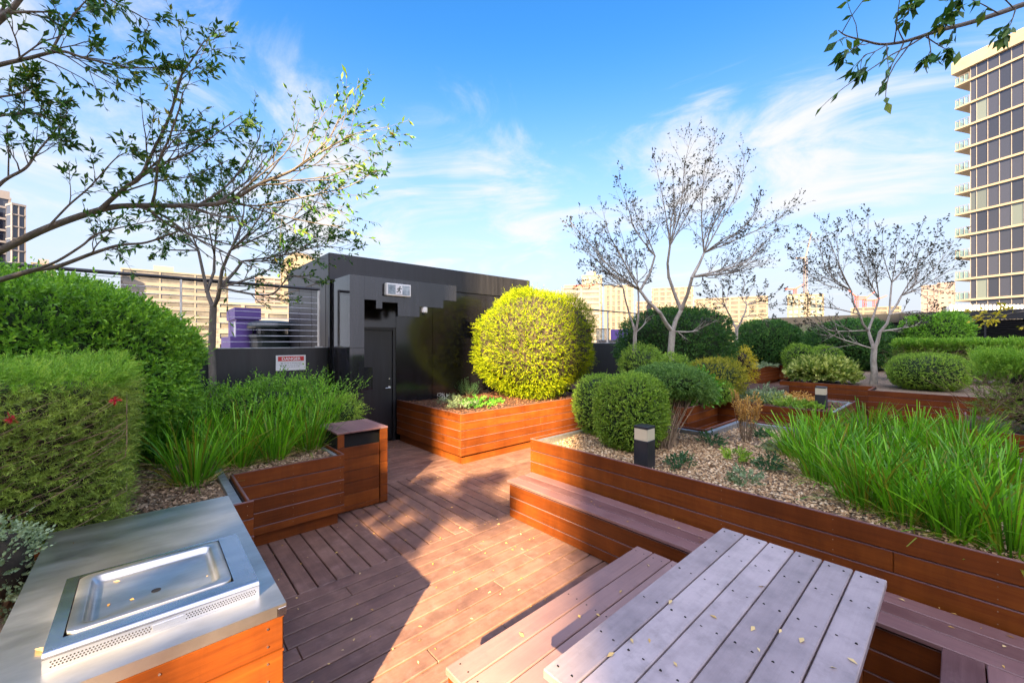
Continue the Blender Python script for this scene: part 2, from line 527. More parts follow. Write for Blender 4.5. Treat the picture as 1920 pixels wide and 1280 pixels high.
def surf(n, R, p=2.0, zlo=-1.0, amp=0.05, fr=3.0, seed=0, profile=None):
    """points and normals on a lumpy super-ellipsoid of radii R, area-weighted"""
    R = np.asarray(R, float)
    r_ = np.random.default_rng(seed + 100)
    u = nrm(r_.normal(size=(n * 9, 3)))
    q = (np.abs(u) ** p).sum(1) ** (-1 / p)
    x = u * q[:, None]
    g = np.sign(x) * np.abs(x) ** (p - 1) / R
    w = np.linalg.norm(g, axis=1) * q ** 3        # true area of the mapped patch
    w /= np.quantile(w, .98)
    keep = (r_.uniform(size=len(w)) < w) & (x[:, 2] > zlo)
    x, nn = x[keep][:n], nrm(g[keep][:n])
    pos = x * R
    r_ = np.random.default_rng(seed + 100)
    k = r_.normal(size=(5, 3)) * fr
    ph = r_.uniform(0, 6.28, 5)
    lump = 1 + amp * np.sin(x @ k.T + ph).sum(1) / 2
    pos = pos * lump[:, None]
    if profile is not None:
        s = profile(x[:, 2])
        pos[:, :2] *= s[:, None]
    return pos, nn


def core(R, p=2.0, amp=0.05, fr=3.0, seed=0, scale=.86, profile=None, zlo=-1.0, nu=28, nv=16):
    r_ = np.random.default_rng(seed + 100)
    r_.normal(size=(1, 3))
    a = np.linspace(0, 2 * math.pi, nu, endpoint=False)
    b = np.linspace(-math.pi / 2, math.pi / 2, nv)
    B, A = np.meshgrid(b, a, indexing='ij')
    u = np.stack([np.cos(B) * np.cos(A), np.cos(B) * np.sin(A), np.sin(B)], -1).reshape(-1, 3)
    q = (np.abs(u) ** p).sum(1) ** (-1 / p)
    x = u * q[:, None]
    pos = x * np.asarray(R) * scale
    if profile is not None:
        pos[:, :2] *= profile(x[:, 2])[:, None]
    pos[:, 2] = np.maximum(pos[:, 2], zlo * R[2])
    f = []
    for i in range(nv - 1):
        for j in range(nu):
            f.append([i * nu + j, i * nu + (j + 1) % nu, (i + 1) * nu + (j + 1) % nu, (i + 1) * nu + j])
    return pos, np.array(f)


def tubes(polys, sides=None):
    """polys: list of (points (n,3), radii (n,)); returns verts, quads"""
    V, Fq, b = [], [], 0
    for P, r in polys:
        P = np.asarray(P, float)
        r = np.asarray(r, float)
        n = len(P)
        if n < 2:
            continue
        s = sides or (8 if r[0] > .03 else 5 if r[0] > .008 else 3)
        T = nrm(np.gradient(P, axis=0))
        up = np.array([0.31, 0.17, 0.93]) if abs(T[0][2]) < .9 else np.array([1.0, 0.1, 0])
        e1 = nrm(np.cross(T, up))
        e2 = np.cross(T, e1)
        a = np.linspace(0, 2 * math.pi, s, endpoint=False)
        ring = e1[:, None] * np.cos(a)[None, :, None] + e2[:, None] * np.sin(a)[None, :, None]
        v = P[:, None] + ring * r[:, None, None]
        V.append(v.reshape(-1, 3))
        i = np.arange(n - 1)[:, None] * s
        j = np.arange(s)[None]
        k = (j + 1) % s
        Fq.append((np.stack([i + j, i + k, i + s + k, i + s + j], -1) + b).reshape(-1, 4))
        b += n * s
    return np.concatenate(V), np.concatenate(Fq)


CAM = np.array([0, 0, H])


def thin_back(pos, nn, c, keep=.4):
    to = nrm(CAM - (pos + c))
    d = (to * nn).sum(1)
    return (d > -.35) | (rng.uniform(size=len(d)) < keep)


def bush(name, label, cat, c, R, n, ll, lw, mat, p=2.3, k=6, sl=0.06, amp=.05, fr=3.0, seed=1, zlo=-.95, coremat='core_green',
         group=None, open_=.8, out=.75, stems=None, base=None, profile=None, shell=.16, cscale=.86, extra=None, tfun=None, mid=0.0):
    """clipped shrub: leafy shoots in a shell over a dark twiggy inside, short stems below"""
    c = np.asarray(c, float)
    R = np.asarray(R, float)
    base = c - [0, 0, R[2] * -zlo] if base is None else np.asarray(base, float)
    t = thing(name, label, cat, base, group)
    pos, nn = surf(n, R, p, zlo, amp, fr, seed, profile)
    kp = thin_back(pos, nn, c)
    pos, nn = pos[kp], nn[kp]
    dep = rng.uniform(0, 1, len(pos)) ** 2 * shell
    B = c + pos * (1 - dep[:, None]) - nn * sl * .6
    A = nrm(nn * out + rng.normal(0, .42, nn.shape) + [0, 0, .22])
    bt = None
    if tfun is not None:
        bt = np.clip(tfun(pos, nn), 0, 1)
    sls = sl * rng.uniform(.6, 1.35, len(B)) * np.where(rng.uniform(size=len(B)) < .05, 1.9, 1)
    v, f, ti = sprigs(B, A, sls, k, ll, lw, open_=open_, base_t=bt)
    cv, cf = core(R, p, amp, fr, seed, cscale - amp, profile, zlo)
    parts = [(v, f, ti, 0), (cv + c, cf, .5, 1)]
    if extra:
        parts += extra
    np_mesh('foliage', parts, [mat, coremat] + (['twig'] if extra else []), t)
    # stems from the ground into the crown
    st = []
    ns = stems if stems is not None else 5
    for i in range(ns):
        a = rng.uniform(0, 6.28)
        r0, r1 = R[:2] * .12, R[:2] * .45
        p0 = base + [r0[0] * math.cos(a), r0[1] * math.sin(a), -.02]
        p1 = c + [r1[0] * math.cos(a), r1[1] * math.sin(a), R[2] * .1]
        mm = (p0 + p1) / 2 + rng.normal(0, .02, 3)
        st.append(([p0, mm, p1], [.014, .011, .006]))
    if st:
        v, f = tubes(st, 5)
        np_mesh('stem', [(v, f, .5, 0)], ['twig'], t)
    return t

# ================================================================== SETTING
def deck():
    b = MB()
    P = .137
    gp = .0115

    def run_x(x0, x1, y0, y1, z=0.0, joint=2.6, c=.004):
        y = y1
        while y > y0 + .01:
            ya = max(y0, y - P + gp)
            x = x0
            x -= random.uniform(0, joint)
            while x < x1:
                e = x + joint * random.uniform(.8, 1.3)
                a, e2 = max(x, x0), min(e, x1)
                if e2 - a > .05:
                    b.box(a, e2 - .004, ya, y, z - .03, z, c=c, grain='x')
                x = e
            y -= P

    def run_y(x0, x1, y0, y1, z=0.0, c=.004):
        x = x0
        while x < x1 - .01:
            b.box(x, min(x1, x + P - gp), y0, y1, z - .03, z, c=c, grain='y')
            x += P

    # border boards and the two board directions in front
    run_x(-1.2, 3.3, -2.2, 3.25)
    run_y(.02, 3.42, 3.255, 5.02)
    run_x(1.2, 3.56, 5.025, 7.2)
    run_x(3.43, 24.0, 3.255, 5.02, c=0)
    run_x(3.57, 24.0, 5.025, 5.7, c=0)
    run_x(6.0, 8.0, -3.0, 3.25, c=0)
    run_x(8.01, 13.5, -3.0, 5.0, z=-.001, c=0)
    o = b.build('deck', ['deck_wood'])
    tag(o, kind='structure')
    s = MB()
    s.box(-9, 26, -9, 12, -.5, -.045)
    tag(s.build('roof_slab', ['dark_void']), kind='structure')
    g = MB()
    g.box(-900, 1200, -900, 1200, -31, -30)
    tag(g.build('ground', ['city_ground']), kind='structure')


deck()

PIT = .128


def cladding(b, axis, fixed, a0, a1, z0, z1, th=.022, sgn=-1, joint=None, mat=0, screws=False):
    """horizontal boards on one face. axis 'x': face at y=fixed; axis 'y': face at x=fixed. sgn: outward side"""
    z = z1
    first = True
    while z > z0 + .012:
        zb = max(z0, z - PIT + .004)
        cuts = [a0, a1]
        if joint and not first and random.random() < .7:
            cuts = [a0, random.uniform(a0 + .3 * (a1 - a0), a1 - .2 * (a1 - a0)), a1]
        for p, q in zip(cuts[:-1], cuts[1:]):
            f0, f1 = sorted((fixed, fixed - sgn * th))
            if axis == 'x':
                b.box(p, q - .0015, f0, f1, zb, z, c=.0042, grain='x', mat=mat)
            else:
                b.box(f0, f1, p, q - .0015, zb, z, c=.0042, grain='y', mat=mat)
        e0, e1 = sorted((fixed + sgn * .0012, fixed - sgn * .012))       # worn pale arris on each board, edge highlight painted in as paler wood
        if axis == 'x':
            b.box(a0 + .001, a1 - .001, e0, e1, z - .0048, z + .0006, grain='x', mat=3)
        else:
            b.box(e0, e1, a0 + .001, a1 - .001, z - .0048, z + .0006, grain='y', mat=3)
        if screws:
            n = max(2, int((a1 - a0) / .62))
            for k in range(n + 1):
                u = a0 + .04 + (a1 - a0 - .08) * k / n
                for dz in (.03, .095):
                    if z - dz < zb + .01:
                        continue
                    q = fixed + sgn * .0006
                    if axis == 'x':
                        b.cyl((u, fixed - sgn * .003, z - dz), (u, q, z - dz), .0030, n=6, mat=2)
                    else:
                        b.cyl((fixed - sgn * .003, u, z - dz), (q, u, z - dz), .0030, n=6, mat=2)
        z -= PIT
        first = False


def planter(name, label, loc, faces, ztop=.75, toe=.11, liner=None, frame=None, group='timber planter boxes'):
    t = thing(name, label, 'planter', loc, group)
    b = MB()
    k = MB()
    for (axis, fixed, a0, a1, sgn, jt) in faces:
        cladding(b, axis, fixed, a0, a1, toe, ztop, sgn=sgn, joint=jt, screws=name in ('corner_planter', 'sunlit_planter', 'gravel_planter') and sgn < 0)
        f0, f1 = sorted((fixed - sgn * .045, fixed - sgn * .060))
        if axis == 'x':
            k.box(a0 + .05, a1 - .05, f0, f1, 0.0, toe - .012, grain='x')
            b.box(a0 + .02, a1 - .02, *sorted((fixed - sgn * .024, fixed - sgn * .03)), toe, ztop - .02, mat=1)
        else:
            k.box(f0, f1, a0 + .05, a1 - .05, 0.0, toe - .012, grain='y')
            b.box(*sorted((fixed - sgn * .024, fixed - sgn * .03)), a0 + .02, a1 - .02, toe, ztop - .02, mat=1)
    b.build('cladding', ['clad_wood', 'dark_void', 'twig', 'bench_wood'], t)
    k.build('plinth', ['clad_wood'], t)
    if liner:
        for (x0, x1, y0, y1) in liner:
            m = MB()
            m.box(x0, x1, y0, y1, ztop - .19, ztop - .018, c=.002)
            m.build('metal_liner', ['zinc'], t)
    return t


def bed(name, quads_, z, mat='bed_base'):
    b = MB()
    for (x0, x1, y0, y1) in quads_:
        b.box(x0, x1, y0, y1, z - .25, z)
    o = b.build(name, [mat])
    tag(o, kind='structure')
    return o


def chips(name, rects, z, n, size, mat, flat=.5, kind='stuff', heap=.02):
    a = np.array([(x1 - x0) * (y1 - y0) for x0, x1, y0, y1 in rects])
    ids = rng.choice(len(rects), n, p=a / a.sum())
    R = np.array(rects)[ids]
    P = np.stack([rng.uniform(R[:, 0], R[:, 1]), rng.uniform(R[:, 2], R[:, 3]), np.zeros(n)], 1)
    P[:, 2] = z + rng.uniform(0, heap, n) + .015 * np.sin(P[:, 0] * 5) * np.sin(P[:, 1] * 4.3) + .012
    D = nrm(np.stack([rng.normal(size=n), rng.normal(size=n), rng.normal(0, flat * .6, n)], 1))
    U = nrm(np.stack([rng.normal(0, flat, n), rng.normal(0, flat, n), np.ones(n)], 1))
    S = nrm(np.cross(D, U))
    U = np.cross(S, D)
    L = size * rng.uniform(.5, 1.4, n)[:, None]
    W = L * rng.uniform(.4, .8, n)[:, None]
    T = L * .22
    v = np.empty((n, 5, 3))
    v[:, 0] = P - D * L * .5 - S * W * .3
    v[:, 1] = P + D * L * .35 - S * W * .5
    v[:, 2] = P + D * L * .5 + S * W * .25
    v[:, 3] = P - D * L * .3 + S * W * .5
    v[:, 4] = P + U * T
    i = np.arange(n) * 5
    f = np.concatenate([np.stack([i + p, i + q, i + 4], 1) for p, q in ((0, 1), (1, 2), (2, 3), (3, 0))])
    ti = np.tile(rng.beta(1.6, 1.4, n), 4)
    o = np_mesh(name, [(v.reshape(-1, 3), f, ti, 0)], [mat])
    tag(o, kind=kind)
    return o


# ---- planters
planter('corner_planter', 'L-shaped brown timber planter of green strappy grass between steel barbecue bench and timber bin', (1.0, 4.25, 0),
        [('x', 4.22, .565, 1.512, -1, None), ('x', 3.43, -.9, .587, -1, None), ('y', .565, 3.455, 4.217, 1, None), ('y', 1.512, 4.245, 5.4, 1, None)],
        ztop=.70, toe=.115, liner=[(.47, .525, 3.46, 4.6), (1.44, 1.475, 4.26, 5.3)])
bed('planting_soil', [(-4.5, .47, 3.47, 7.15), (.47, 1.44, 4.27, 7.15), (1.44, 2.3, 5.35, 7.15)], .645)
chips('bark_mulch', [(-1.2, .46, 3.5, 5.0), (.5, 1.43, 4.3, 5.2)], .645, 11000, .026, 'mulch')

planter('sunlit_planter', 'sunlit orange-brown timber planter holding the big yellow-green dome in front of the black hut', (4.5, 5.6, 0),
        [('x', 5.0, 3.50, 7.3, -1, 1), ('y', 3.50, 5.025, 7.085, -1, None), ('y', 7.3, 5.025, 7.085, 1, None)], ztop=.765, toe=.12)
bed('planter_soil', [(3.53, 7.27, 5.03, 7.09)], .69, 'soil')
chips('bark_chips', [(3.53, 6.9, 5.03, 7.08)], .69, 5500, .03, 'bark_chips')

planter('gravel_planter', 'long timber planter of pale gravel, grass clumps and a bollard behind the built-in bench', (4.6, 1.5, 0),
        [('y', 3.26, -2.2, 3.29, -1, 1), ('x', 3.29, 3.285, 5.2, 1, None), ('y', 5.2, 2.16, 3.268, 1, None), ('x', 2.16, 5.2, 6.3, 1, None), ('y', 6.3, -2.2, 2.138, 1, None)],
        ztop=.745, toe=.11, liner=[(3.29, 5.15, 3.20, 3.255), (5.11, 5.165, 2.10, 3.195), (5.17, 6.25, 2.065, 2.125), (6.21, 6.265, -2.2, 2.06)])
bed('gravel_bed', [(3.285, 5.11, -2.2, 3.2), (5.11, 6.21, -2.2, 2.06)], .655)
chips('gravel', [(3.285, 5.11, -1.6, 3.2), (3.285, 5.11, .3, 3.2), (5.11, 6.21, -.8, 2.06)], .655, 34000, .023, 'gravel')

planter('back_planter', 'dark brown timber planter with inner corner behind the gravel bed, holding shrubs under bare trees', (8.5, 4, 0),
        [('x', 3.0, 6.62, 7.84, -1, None), ('y', 6.62, 3.025, 4.95, -1, None), ('x', 4.95, 6.645, 7.4, 1, None)], ztop=.76)
bed('back_bed_soil', [(6.65, 7.45, 3.025, 4.92), (7.45, 12.6, 3.025, 7.5)], .69, 'soil')
planter('bollard_planter', 'brown timber planter with silvery ground cover and a bollard lamp, beyond the gravel planter', (8.7, 2.1, 0),
        [('y', 7.87, 1.28, 3.02, -1, None), ('x', 1.28, 7.895, 9.64, -1, None), ('y', 9.64, 1.305, 3.02, 1, None)],
        ztop=.76, liner=[(9.55, 9.60, 1.36, 3.0), (7.95, 9.54, 1.31, 1.36)])
bed('bollard_bed_soil', [(7.9, 9.55, 1.36, 3.0)], .69, 'soil')
chips('red_bark', [(7.9, 9.55, 1.36, 3.0)], .69, 1600, .05, 'bark_chips')
planter('far_planter', 'brown timber planter under the mounded cream-green shrub, left of the pale-trunked tree', (14, 2.4, 0),
        [('y', 13.3, 1.42, 3.42, -1, None), ('x', 3.42, 13.325, 15.4, 1, None)], ztop=.745)
planter('hedge_planter', 'brown timber planter in front of the oval clipped shrub, right of the pale-trunked tree', (13, .2, 0),
        [('y', 12.15, -2.5, 1.40, -1, None), ('x', 1.40, 12.175, 13.3, 1, None)], ztop=.75)
bed('far_bed_soil', [(13.33, 26, -8, 3.4), (12.18, 13.33, -4, 1.37)], .68)
planter('corridor_planter', 'dark timber planter along the far path, below the tall clipped green dome hedge', (19, 6, 0),
        [('x', 5.6, 17.2, 21.8, -1, None), ('y', 17.2, 5.625, 7.2, -1, None), ('y', 21.8, 3.3, 5.6, -1, None)], ztop=.76)
bed('corridor_bed_soil', [(17.23, 22, 5.63, 7.3), (21.83, 26, 2.5, 5.6), (22, 26, 5.6, 7.5)], .68, 'soil')
planter('side_planter', 'timber planter at the right edge under the hedge of green tops and bare twigs', (8.7, -1.6, 0),
        [('y', 7.75, -3.2, -.05, -1, None), ('x', -.05, 7.775, 9.6, 1, None)], ztop=.74)
bed('side_bed_soil', [(7.78, 9.6, -3.2, -.08)], .69, 'soil')


# ---- built-in bench along the gravel planter with a return at the right
def built_bench():
    t = thing('built_in_bench', 'long built-in timber bench running along the front of the gravel planter', 'bench', (3.05, 1.5, 0))
    s = MB()
    zt = .385
    w = (3.235 - 2.845) / 3
    for i in range(3):
        x0 = 2.845 + i * w
        s.box(x0, x0 + w - .006, -2.0, 3.222, zt - .026, zt, c=.003, grain='y')
    # return seat boards, butting against the run
    y = .058
    for i in range(3):
        s.box(.2, 2.838, y - .134, y, zt - .026, zt, c=.003, grain='x')
        y -= .140
    s.build('seat', ['bench_wood'], t)
    f = MB()
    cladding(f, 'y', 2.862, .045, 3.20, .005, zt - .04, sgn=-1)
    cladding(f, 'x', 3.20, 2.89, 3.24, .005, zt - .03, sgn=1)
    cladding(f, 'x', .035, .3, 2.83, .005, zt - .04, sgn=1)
    f.box(2.892, 2.9, .0, 3.17, .01, zt - .03, mat=1)
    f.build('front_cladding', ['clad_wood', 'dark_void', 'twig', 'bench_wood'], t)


built_bench()


# ---- timber bin surround
def bin_box():
    t = thing('bin_enclosure', 'square timber bin surround with a dark slot, at the end of the grass planter', 'bin', (1.8, 4.75, 0))
    b = MB()
    x0, x1, y0, y1, zt = 1.525, 2.085, 4.45, 5.06, .872
    # front boards under the slot, then the narrow post strip at right
    zz = .70
    while zz > .05:
        zb = max(.012, zz - PIT + .004)
        b.box(x0, x1 - .098, y0, y0 + .022, zb, zz, c=.0025, grain='x')
        zz -= PIT
    b.build('front_panel', ['clad_wood'], t)
    p = MB()
    zz = zt - .022
    while zz > .05:
        zb = max(.012, zz - PIT + .004)
        p.box(x1 - .088, x1, y0 - .004, y0 + .022, zb, zz, c=.0025, grain='x')
        p.box(x1 - .022, x1, y0 + .024, y1, zb, zz, c=.0025, grain='y')
        zz -= PIT
    p.build('side_panel', ['clad_wood'], t)
    q = MB()
    q.box(x0, x0 + .07, y0 + .001, y0 + .022, .706, zt - .024, c=.002, grain='z')
    q.build('slot_jamb', ['clad_wood'], t)
    v = MB()
    v.box(x0 + .02, x1 - .03, y0 + .06, y1 - .02, .02, zt - .05)
    v.build('inner_shell', ['dark_void'], t)
    l = MB()
    l.box(x0 - .012, x0 + .122, y0 + .02, y1 + .004, zt - .02, zt, c=.003, grain='y')
    l.box(x0 + .126, x1 - .085, y0 - .006, y1 + .004, zt - .02, zt, c=.003, grain='y')
    l.box(x1 - .080, x1 + .004, y0 - .006, y1 + .004, zt - .02, zt, c=.003, grain='y')
    l.box(x0 - .01, x0 + .122, y0 - .006, y0 + .018, zt - .02, zt, c=.003, grain='x')
    l.build('lid', ['bench_wood'], t)


bin_box()


# ---- barbecue bench
def barbecue():
    t = thing('barbecue_bench', 'barbecue bench with brushed steel top on orange timber cladding', 'barbecue', (.02, 2.4, 0))
    X0, X1, Y0, Y1, zt = -.36, .395, 1.70, 3.13, .87
    c = MB()
    cladding(c, 'x', Y0 + .006, X0 + .01, X1 - .006, .02, zt - .046, sgn=-1)
    cladding(c, 'y', X1 - .006, Y0 + .03, Y1 - .01, .02, zt - .046, sgn=1)
    cladding(c, 'y', X0 + .006, Y0 + .03, Y1 - .01, .02, zt - .046, sgn=-1)
    for i in range(6):
        z = zt - .075 - (i // 2) * .128 - (i % 2) * .065
        c.cyl((X1 - .06, Y0 + .0075, z), (X1 - .06, Y0 + .003, z), .004, n=8, mat=2)
        c.cyl((X1 - .36, Y0 + .0075, z), (X1 - .36, Y0 + .003, z), .004, n=8, mat=2)
    c.box(X0 + .04, X1 - .04, Y0 + .04, Y1 - .04, .02, zt - .05, mat=1)
    c.build('cabinet', ['clad_wood', 'dark_void', 'steel_bright', 'clad_wood'], t)
    s = MB()
    # top as a ring around the hotplate opening, with folded edge
    fx0, fx1, fy0, fy1 = -.225, .328, 1.815, 2.340
    for (a, b_, d, e) in ((X0, X1, fy1 - .01, Y1), (X0, X1, Y0, fy0 + .01), (X0, fx0 + .01, fy0 + .01, fy1 - .01), (fx1 - .01, X1, fy0 + .01, fy1 - .01)):
        s.box(a, b_, d, e, zt - .012, zt)
    s.box(X0, X1 - .03, Y0, Y0 + .004, zt - .042, zt - .012)
    s.box(X1 - .028, X1, Y0 - .0012, Y0 + .004, zt - .044, zt - .012, c=.001, mat=1)
    s.box(X1 - .004, X1, Y0 + .004, Y1, zt - .042, zt - .012)
    s.box(X0, X0 + .004, Y0 + .004, Y1, zt - .042, zt - .012)
    s.build('benchtop', ['steel', 'steel_bright'], t)
    # insert: raised frame with rolled front edge and perforated fascia
    f = MB()
    zf = .925
    xs = (fx0, fx1)
    px0, px1, py0, py1 = -.190, .256, 1.885, 2.316
    rr = .016
    prof = [(fy0, zt), (fy0, zf - rr)] + [(fy0 + rr - rr * math.cos(a), zf - rr + rr * math.sin(a)) for a in np.linspace(.2, math.pi / 2, 6)] + [(py0, zf), (py0, zf - .012), (fy0 + .02, zf - .012), (fy0 + .006, zt)]
    f.prism(prof, 0, fx0, fx1)
    f.box(fx0, px0, py0 + .001, fy1, zt - .01, zf)
    f.box(px1, fx1, py0 + .001, fy1, zt - .01, zf)
    f.box(px0 + .0005, px1 - .0005, py1, fy1 - .0005, zt - .01, zf)
    f.build('hotplate_frame', ['steel_bright'], t)
    h = MB()
    for i in range(66):
        if i == 33:
            h.build('vent_perforation', ['dark_void'], t)
            h = MB()
        x = fx0 + .018 + i * .0081
        if .015 < x < .105 or x > fx1 - .012:
            continue
        for j in range(3):
            z = zt + .013 + j * .0075
            xx = x + (.004 if j % 2 else 0)
            h.cyl((xx, fy0 - .0006, z), (xx, fy0 + .001, z), .0024, n=6)
    h.build('vent_perforation', ['dark_void'], t)
    bp = MB()
    bp.box(.018, .102, fy0 - .002, fy0 + .001, zt + .011, zt + .031, c=.001)
    bp.build('control_plate', ['steel_bright'], t)
    # hotplate: rounded-corner dished tray
    def rrect(x0, x1, y0, y1, r, n=6):
        pts = []
        for cx, cy, a0 in ((x1 - r, y1 - r, 0), (x0 + r, y1 - r, 90), (x0 + r, y0 + r, 180), (x1 - r, y0 + r, 270)):
            for k in range(n + 1):
                a = math.radians(a0 + 90 * k / n)
                pts.append((cx + r * math.cos(a), cy + r * math.sin(a)))
        return pts
    loops = [(0.004, .030, zf - .006), (0.004, .030, zf + .0035), (.006, .029, zf + .005), (.034, .030, zf + .005), (.040, .028, zf + .003), (.048, .026, zf - .012), (.056, .03, zf - .0185), (.064, .028, zf - .0195), (.22, .0, zf - .023)]
    vs, fs = [], []
    nn = 28
    for ins, r, z in loops[:-1]:
        vs += [(x, y, z) for x, y in rrect(px0 + ins, px1 - ins, py0 + ins, py1 - ins, r)]
    for k in range(len(loops) - 2):
        for i in range(nn):
            j = (i + 1) % nn
            fs.append([k * nn + i, k * nn + j, (k + 1) * nn + j, (k + 1) * nn + i])
    ci = len(vs)
    cxy = (.033, 2.06)
    for i in range(nn):
        x, y, z = vs[(len(loops) - 2) * nn + i]
        l = math.hypot(x - cxy[0], y - cxy[1])
        vs.append((cxy[0] + (x - cxy[0]) / l * .014, cxy[1] + (y - cxy[1]) / l * .014, zf - .024))
    for i in range(nn):
        j = (i + 1) % nn
        fs.append([(len(loops) - 2) * nn + i, (len(loops) - 2) * nn + j, ci + j, ci + i])
    m = MB()
    m.add(vs, fs)
    o = m.build('hotplate', ['steel'], t)
    for p in o.data.polygons:
        p.use_smooth = True
    d = MB()
    d.cyl((cxy[0], cxy[1], zf - .030), (cxy[0], cxy[1], zf - .0225), .0145, n=14)
    dr = d.build('drain_hole', ['dark_void'], o)


barbecue()


# ---- picnic table and bench
def picnic():
    t = thing('picnic_table', 'grey weathered slatted picnic table with dark screws, beside the built-in bench', 'table', (1.8, .58, 0))
    zt = .735
    for i in range(6):
        y = .957 - i * .1225
        m = MB()
        m.box(1.008, 2.574, y - .116, y, zt - .034, zt, c=.004, grain='x')
        for x in (1.055, 1.30, 1.62, 1.95, 2.25, 2.52):
            for dy in (.03, .088):
                m.cyl((x + random.uniform(-.006, .006), y - dy, zt - .001), (x, y - dy, zt + .0006), .0048, n=8, mat=1)
        m.build('tabletop_board', ['table_wood', 'dark_void'], t)
    for x in (1.18, 2.38):
        m = MB()
        m.box(x, x + .07, .26, .92, zt - .11, zt - .036, c=.003, grain='y')
        m.build('crossbar', ['clad_wood'], t)
        for y in (.30, .81):
            m = MB()
            m.box(x - .01, x + .08, y, y + .09, 0.0, zt - .112, c=.004, grain='z')
            m.build('leg', ['clad_wood'], t)
    m = MB()
    m.box(1.26, 2.37, .565, .625, .25, .33, c=.003, grain='x')
    m.build('stretcher', ['clad_wood'], t)
    s = thing('picnic_bench', 'low slatted timber bench with sunlit end between the picnic table and the open deck', 'bench', (1.8, 1.33, 0))
    zs = .405
    for i in range(3):
        y = 1.535 - i * .128
        m = MB()
        m.box(.99, 2.585, y - .121, y, zs - .034, zs, c=.004, grain='x')
        for x in (1.05, 1.8, 2.52):
            for dy in (.03, .09):
                m.cyl((x, y - dy, zs - .001), (x, y - dy, zs + .0006), .0045, n=8, mat=1)
        m.build('seat_board', ['seat_wood', 'dark_void'], s)
    for x in (1.12, 2.36):
        m = MB()
        m.box(x, x + .09, 1.19, 1.50, 0.0, zs - .037, c=.004, grain='z')
        m.build('leg', ['clad_wood'], s)
    m = MB()
    m.box(1.0, 2.57, 1.508, 1.528, zs - .13, zs - .036, c=.002, grain='x')
    m.box(1.0, 2.57, 1.165, 1.185, zs - .13, zs - .036, c=.002, grain='x')
    m.box(1.0, 1.02, 1.187, 1.506, zs - .13, zs - .036, c=.002, grain='y')
    m.build('apron', ['clad_wood'], s)


picnic()


# ---- bollard lamps
def bollard(name, label, c, z0, zt, w):
    t = thing(name, label, 'bollard lamp', (c[0], c[1], z0), 'bollard lamps')
    zl = zt - .135
    b = MB(); b.box(c[0] - w / 2, c[0] + w / 2, c[1] - w / 2, c[1] + w / 2, z0 - .1, zl, c=.004); b.build('post', ['charcoal'], t)
    b = MB(); b.box(c[0] - w / 2 + .003, c[0] + w / 2 - .003, c[1] - w / 2 + .003, c[1] + w / 2 - .003, zl + .0005, zt - .026, c=.003); b.build('lens', ['lamp_lens'], t)
    b = MB(); b.box(c[0] - w / 2, c[0] + w / 2, c[1] - w / 2, c[1] + w / 2, zt - .0255, zt, c=.004); b.build('cap', ['charcoal'], t)


bollard('bollard_lamp', 'square charcoal bollard lamp with cream lens in the gravel planter', (3.50, 2.00), .67, 1.06, .142)
bollard('bollard_lamp', 'smaller-looking bollard lamp with cream lens in the silvery ground-cover planter', (8.62, 1.60), .70, 1.075, .15)


